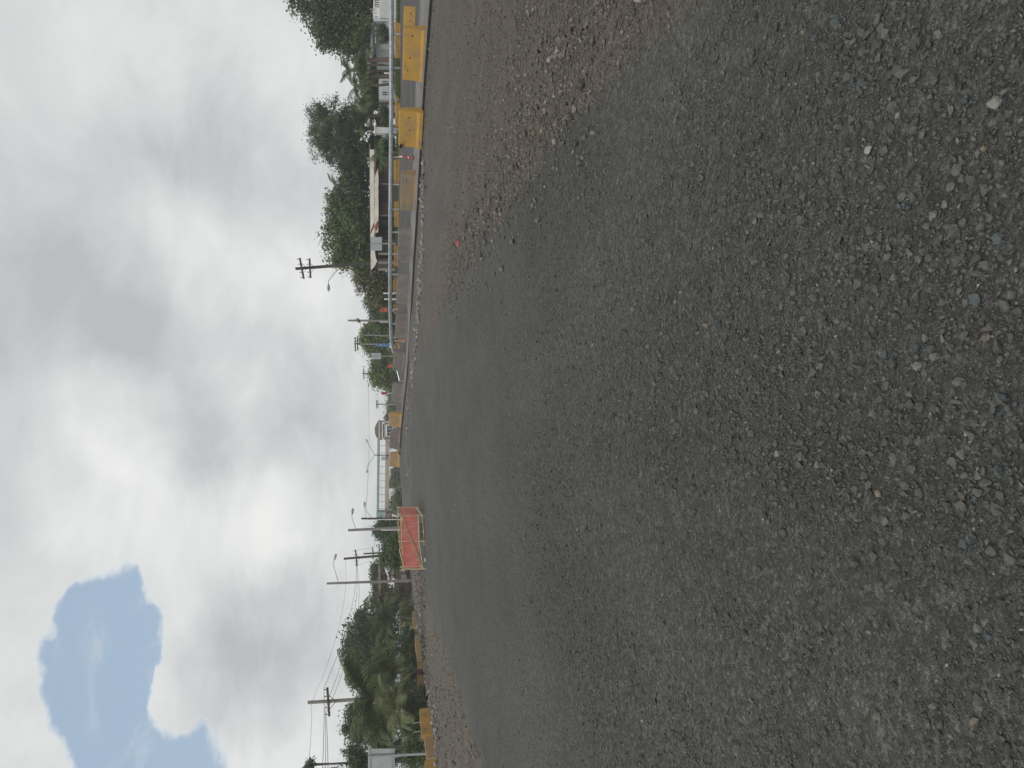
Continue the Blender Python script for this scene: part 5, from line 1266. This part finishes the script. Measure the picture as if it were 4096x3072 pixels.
# palms
def frond_mesh(name, L_, droop, seed, m_):
    r = np.random.default_rng(seed); n = 26; V = []; F = []; T = []
    pts = []; ang = .55
    p = np.array([0., 0, 0]); st = L_ / n
    for i in range(n + 1):
        pts.append(p.copy()); u = i / n; a = ang - droop * u ** 1.3
        p = p + st * np.array([math.cos(a), 0, math.sin(a)])
    pts = np.array(pts)
    def quad(a, b, c, d_): o = len(V); V.extend([a, b, c, d_]); F.append((o, o + 1, o + 2, o + 3)); T.append(float(np.clip(r.normal(.5, .18), 0, 1)))
    for i in range(n):
        w = .03 * (1 - i / n) + .008; quad(pts[i] + [0, -w, 0], pts[i + 1] + [0, -w, 0], pts[i + 1] + [0, w, .004], pts[i] + [0, w, .004])
        quad(pts[i] + [0, 0, -w], pts[i + 1] + [0, 0, -w], pts[i + 1] + [0, 0, w], pts[i] + [0, 0, w])
    for i in range(3, n):
        u = i / n; ll = L_ * .26 * (math.sin(math.pi * min(u * .9 + .12, 1)) ** .6)
        for s in (-1, 1):
            for h in (0, .5):
                q = pts[i] * (1 - h) + pts[min(i + 1, n)] * h; tdir = pts[min(i + 1, n)] - pts[i]; tdir = tdir / np.linalg.norm(tdir)
                dv = tdir * .75 + np.array([0, s * 1.0, -.25]) + r.normal(0, .08, 3); dv /= np.linalg.norm(dv)
                m1 = q + dv * ll * .55; e = q + dv * ll + np.array([0, 0, -ll * .35]); wv = tdir * .026 * (L_ / 3)
                quad(q - wv * .6, m1 - wv, m1 + wv, q + wv * .6); quad(m1 - wv, e - wv * .15, e + wv * .15, m1 + wv)
    o = np_mesh(name, np.array(V), np.array(F), m_, None, {'tint': ('FLOAT', np.array(T))}); me = o.data; bpy.data.objects.remove(o)
    return me
FR = {}
for m_ in ('leaf_palm', 'leaf_palm_pale', 'leaf_dark'):
    FR[m_] = [frond_mesh('frond', 3.0, dr, 50 + i, m_) for i, dr in enumerate((.7, 1.2, 1.8, 2.4))]
def palm(label, Y, d, crown, nf, L_, m_='leaf_palm', group='palms', lean=0.0, tr=.14, trunks=1):
    g = on_ground(Y, d); t = thing('palm_tree', label, 'palm tree', g, 0, group); c = px(crown[0], crown[1], d); rr = random.Random(int(Y * 7 + d))
    b = MB(); b.tube([g - Vector((0, 0, .2)), g.lerp(c, .5) + Vector((lean, 0, 0)), c], [tr * 1.3, tr, tr * .8], 8); b.build('trunk', 'palm_bark', t, world=True)
    for k in range(nf):
        el = rr.choice((0, 1, 1, 2, 2, 3)); o = bpy.data.objects.new('frond', FR[m_][el]); COL.objects.link(o); o.parent = t
        o.location = c - g + Vector((0, 0, rr.uniform(-.1, .1))); s = L_ / 3.0 * rr.uniform(.8, 1.1); o.scale = (s, s, s)
        o.rotation_euler = (rr.uniform(-.2, .2), rr.uniform(-.75, .15) if el < 2 else rr.uniform(-.35, .25), 2 * math.pi * (k + rr.random() * .6) / nf)
    return t
GPm = 'palms'
palm('tall palm with drooping fronds just left of the big tree', 265, 76, (1440, 262), 15, 2.0, 'leaf_palm', GPm, .1)
palm('spiky palm rising highest among the palms at right', 285, 78, (1405, 282), 13, 1.7, 'leaf_dark', GPm)
palm('palm with curling fronds left of the spiky palm', 330, 77, (1430, 345), 13, 2.0, 'leaf_dark', GPm, -.1)
palm('broad palm in front of the feathery round tree', 415, 74, (1475, 412), 15, 2.2, 'leaf_palm', GPm)
palm('bright palm with wide fronds below the feathery tree', 455, 73, (1470, 462), 14, 2.4, 'leaf_palm', GPm)
palm('young palm in front of the eatery right end', 610, 66.5, (1530, 612), 13, 1.8, 'leaf_palm', GPm)
palm('palm tip poking above the low dark tree behind the eatery', 735, 92, (1345, 738), 12, 1.6, 'leaf_palm', GPm)
for k, y in enumerate((238, 305)):
    palm(('stout brown palm trunk with short fronds right of centre in the palm clump', 'stout brown palm trunk with short fronds at the clump left side')[k], y, 72 + k, (1470 + 6 * k, y + 4), 11, 1.6, 'leaf_palm', GPm, .05, .24)
palm('low bushy palm with a short trunk beside the shack', 2478, 84, (1560, 2480), 17, 3.6, 'leaf_palm', GPm, .2)
palm('upright palm tip standing above the wood left of the shack', 2430, 94, (1465, 2432), 9, 2.0, 'leaf_dark', GPm)
palm('tall palm with long arching fronds in front of the weathered pole', 2790, 54, (1500, 2785), 22, 4.3, 'leaf_palm', GPm, .15, .18)
palm('shorter palm with hanging pale fronds right of the tall palm', 2690, 56, (1590, 2690), 15, 2.8, 'leaf_palm_pale', GPm)
palm('young palm sprouting behind the bright yellow roadside barrier', 2820, 50, (1600, 2830), 14, 2.6, 'leaf_palm_pale', GPm)
palm('palm with low hanging fronds left of the tall palm', 2900, 52, (1540, 2890), 14, 2.6, 'leaf_palm', GPm)
# ------------------------------------------------------------------ haze
def haze():
    m = bpy.data.materials.new('haze'); m.use_nodes = True; M['haze'] = m
    nt = m.node_tree; nt.nodes.remove(nt.nodes['Principled BSDF'])
    v = nt.nodes.new('ShaderNodeVolumePrincipled'); v.inputs['Color'].default_value = (.93, .95, .97, 1); v.inputs['Density'].default_value = .0008
    nt.links.new(v.outputs[0], nt.nodes['Material Output'].inputs['Volume'])
    b = MB(); b.box((0, 0, 7.0), (3600, 3600, 20)); o = b.build('haze', 'haze'); tag(o, 'thin pale haze filling the air over the site', 'haze', kind='stuff')
haze()
# ------------------------------------------------------------------ verge grass
def grass():
    r = np.random.default_rng(5); pts = []
    for (X, Y0, Y1, d0, d1, n) in ((1600, -60, 420, 53.5, 68, 9000), (1600, 420, 1380, 60, 72, 9000)):
        Y = r.uniform(Y0, Y1, n); d = r.uniform(d0, d1, n); d = np.where((Y > 420) & (d < 55.5 + (Y - 420) * .0115), d + 6, d)
        pts.append(np.column_stack([(1536 - Y) * d / FPX, d]))
    lx = [px(1765, 3060, 38), px(1735, 2890, 45), px(1713, 2705, 56), px(1697, 2575, 64), px(1679, 2478, 80), px(1668, 2394, 92)]
    P = np.array([p[:2] for p in polyline(lx, 200)]); i = r.integers(0, 200, 14000); q = P[i] + np.column_stack([-np.abs(r.normal(0, 2.2, 14000)) - .6, r.normal(0, .8, 14000)]); pts.append(q)
    pts = np.concatenate(pts); z = height(pts[:, 0], pts[:, 1]); n = len(pts); h = r.uniform(.10, .38, n); a = r.uniform(0, np.pi, n); w = .02
    b0 = np.column_stack([pts[:, 0] - np.cos(a) * w, pts[:, 1] - np.sin(a) * w, z - .02]); b1 = np.column_stack([pts[:, 0] + np.cos(a) * w, pts[:, 1] + np.sin(a) * w, z - .02])
    tp = np.column_stack([pts[:, 0] + r.normal(0, .10, n), pts[:, 1] + r.normal(0, .10, n), z + h])
    V = np.stack([b0, b1, tp], 1).reshape(-1, 3); o = np_mesh('grass', V, np.arange(n * 3).reshape(-1, 3), 'grass_blade', None, {'tint': ('FLOAT', r.random(n))})
    tag(o, 'rough green grass growing along both verges', 'grass', kind='stuff')
grass()
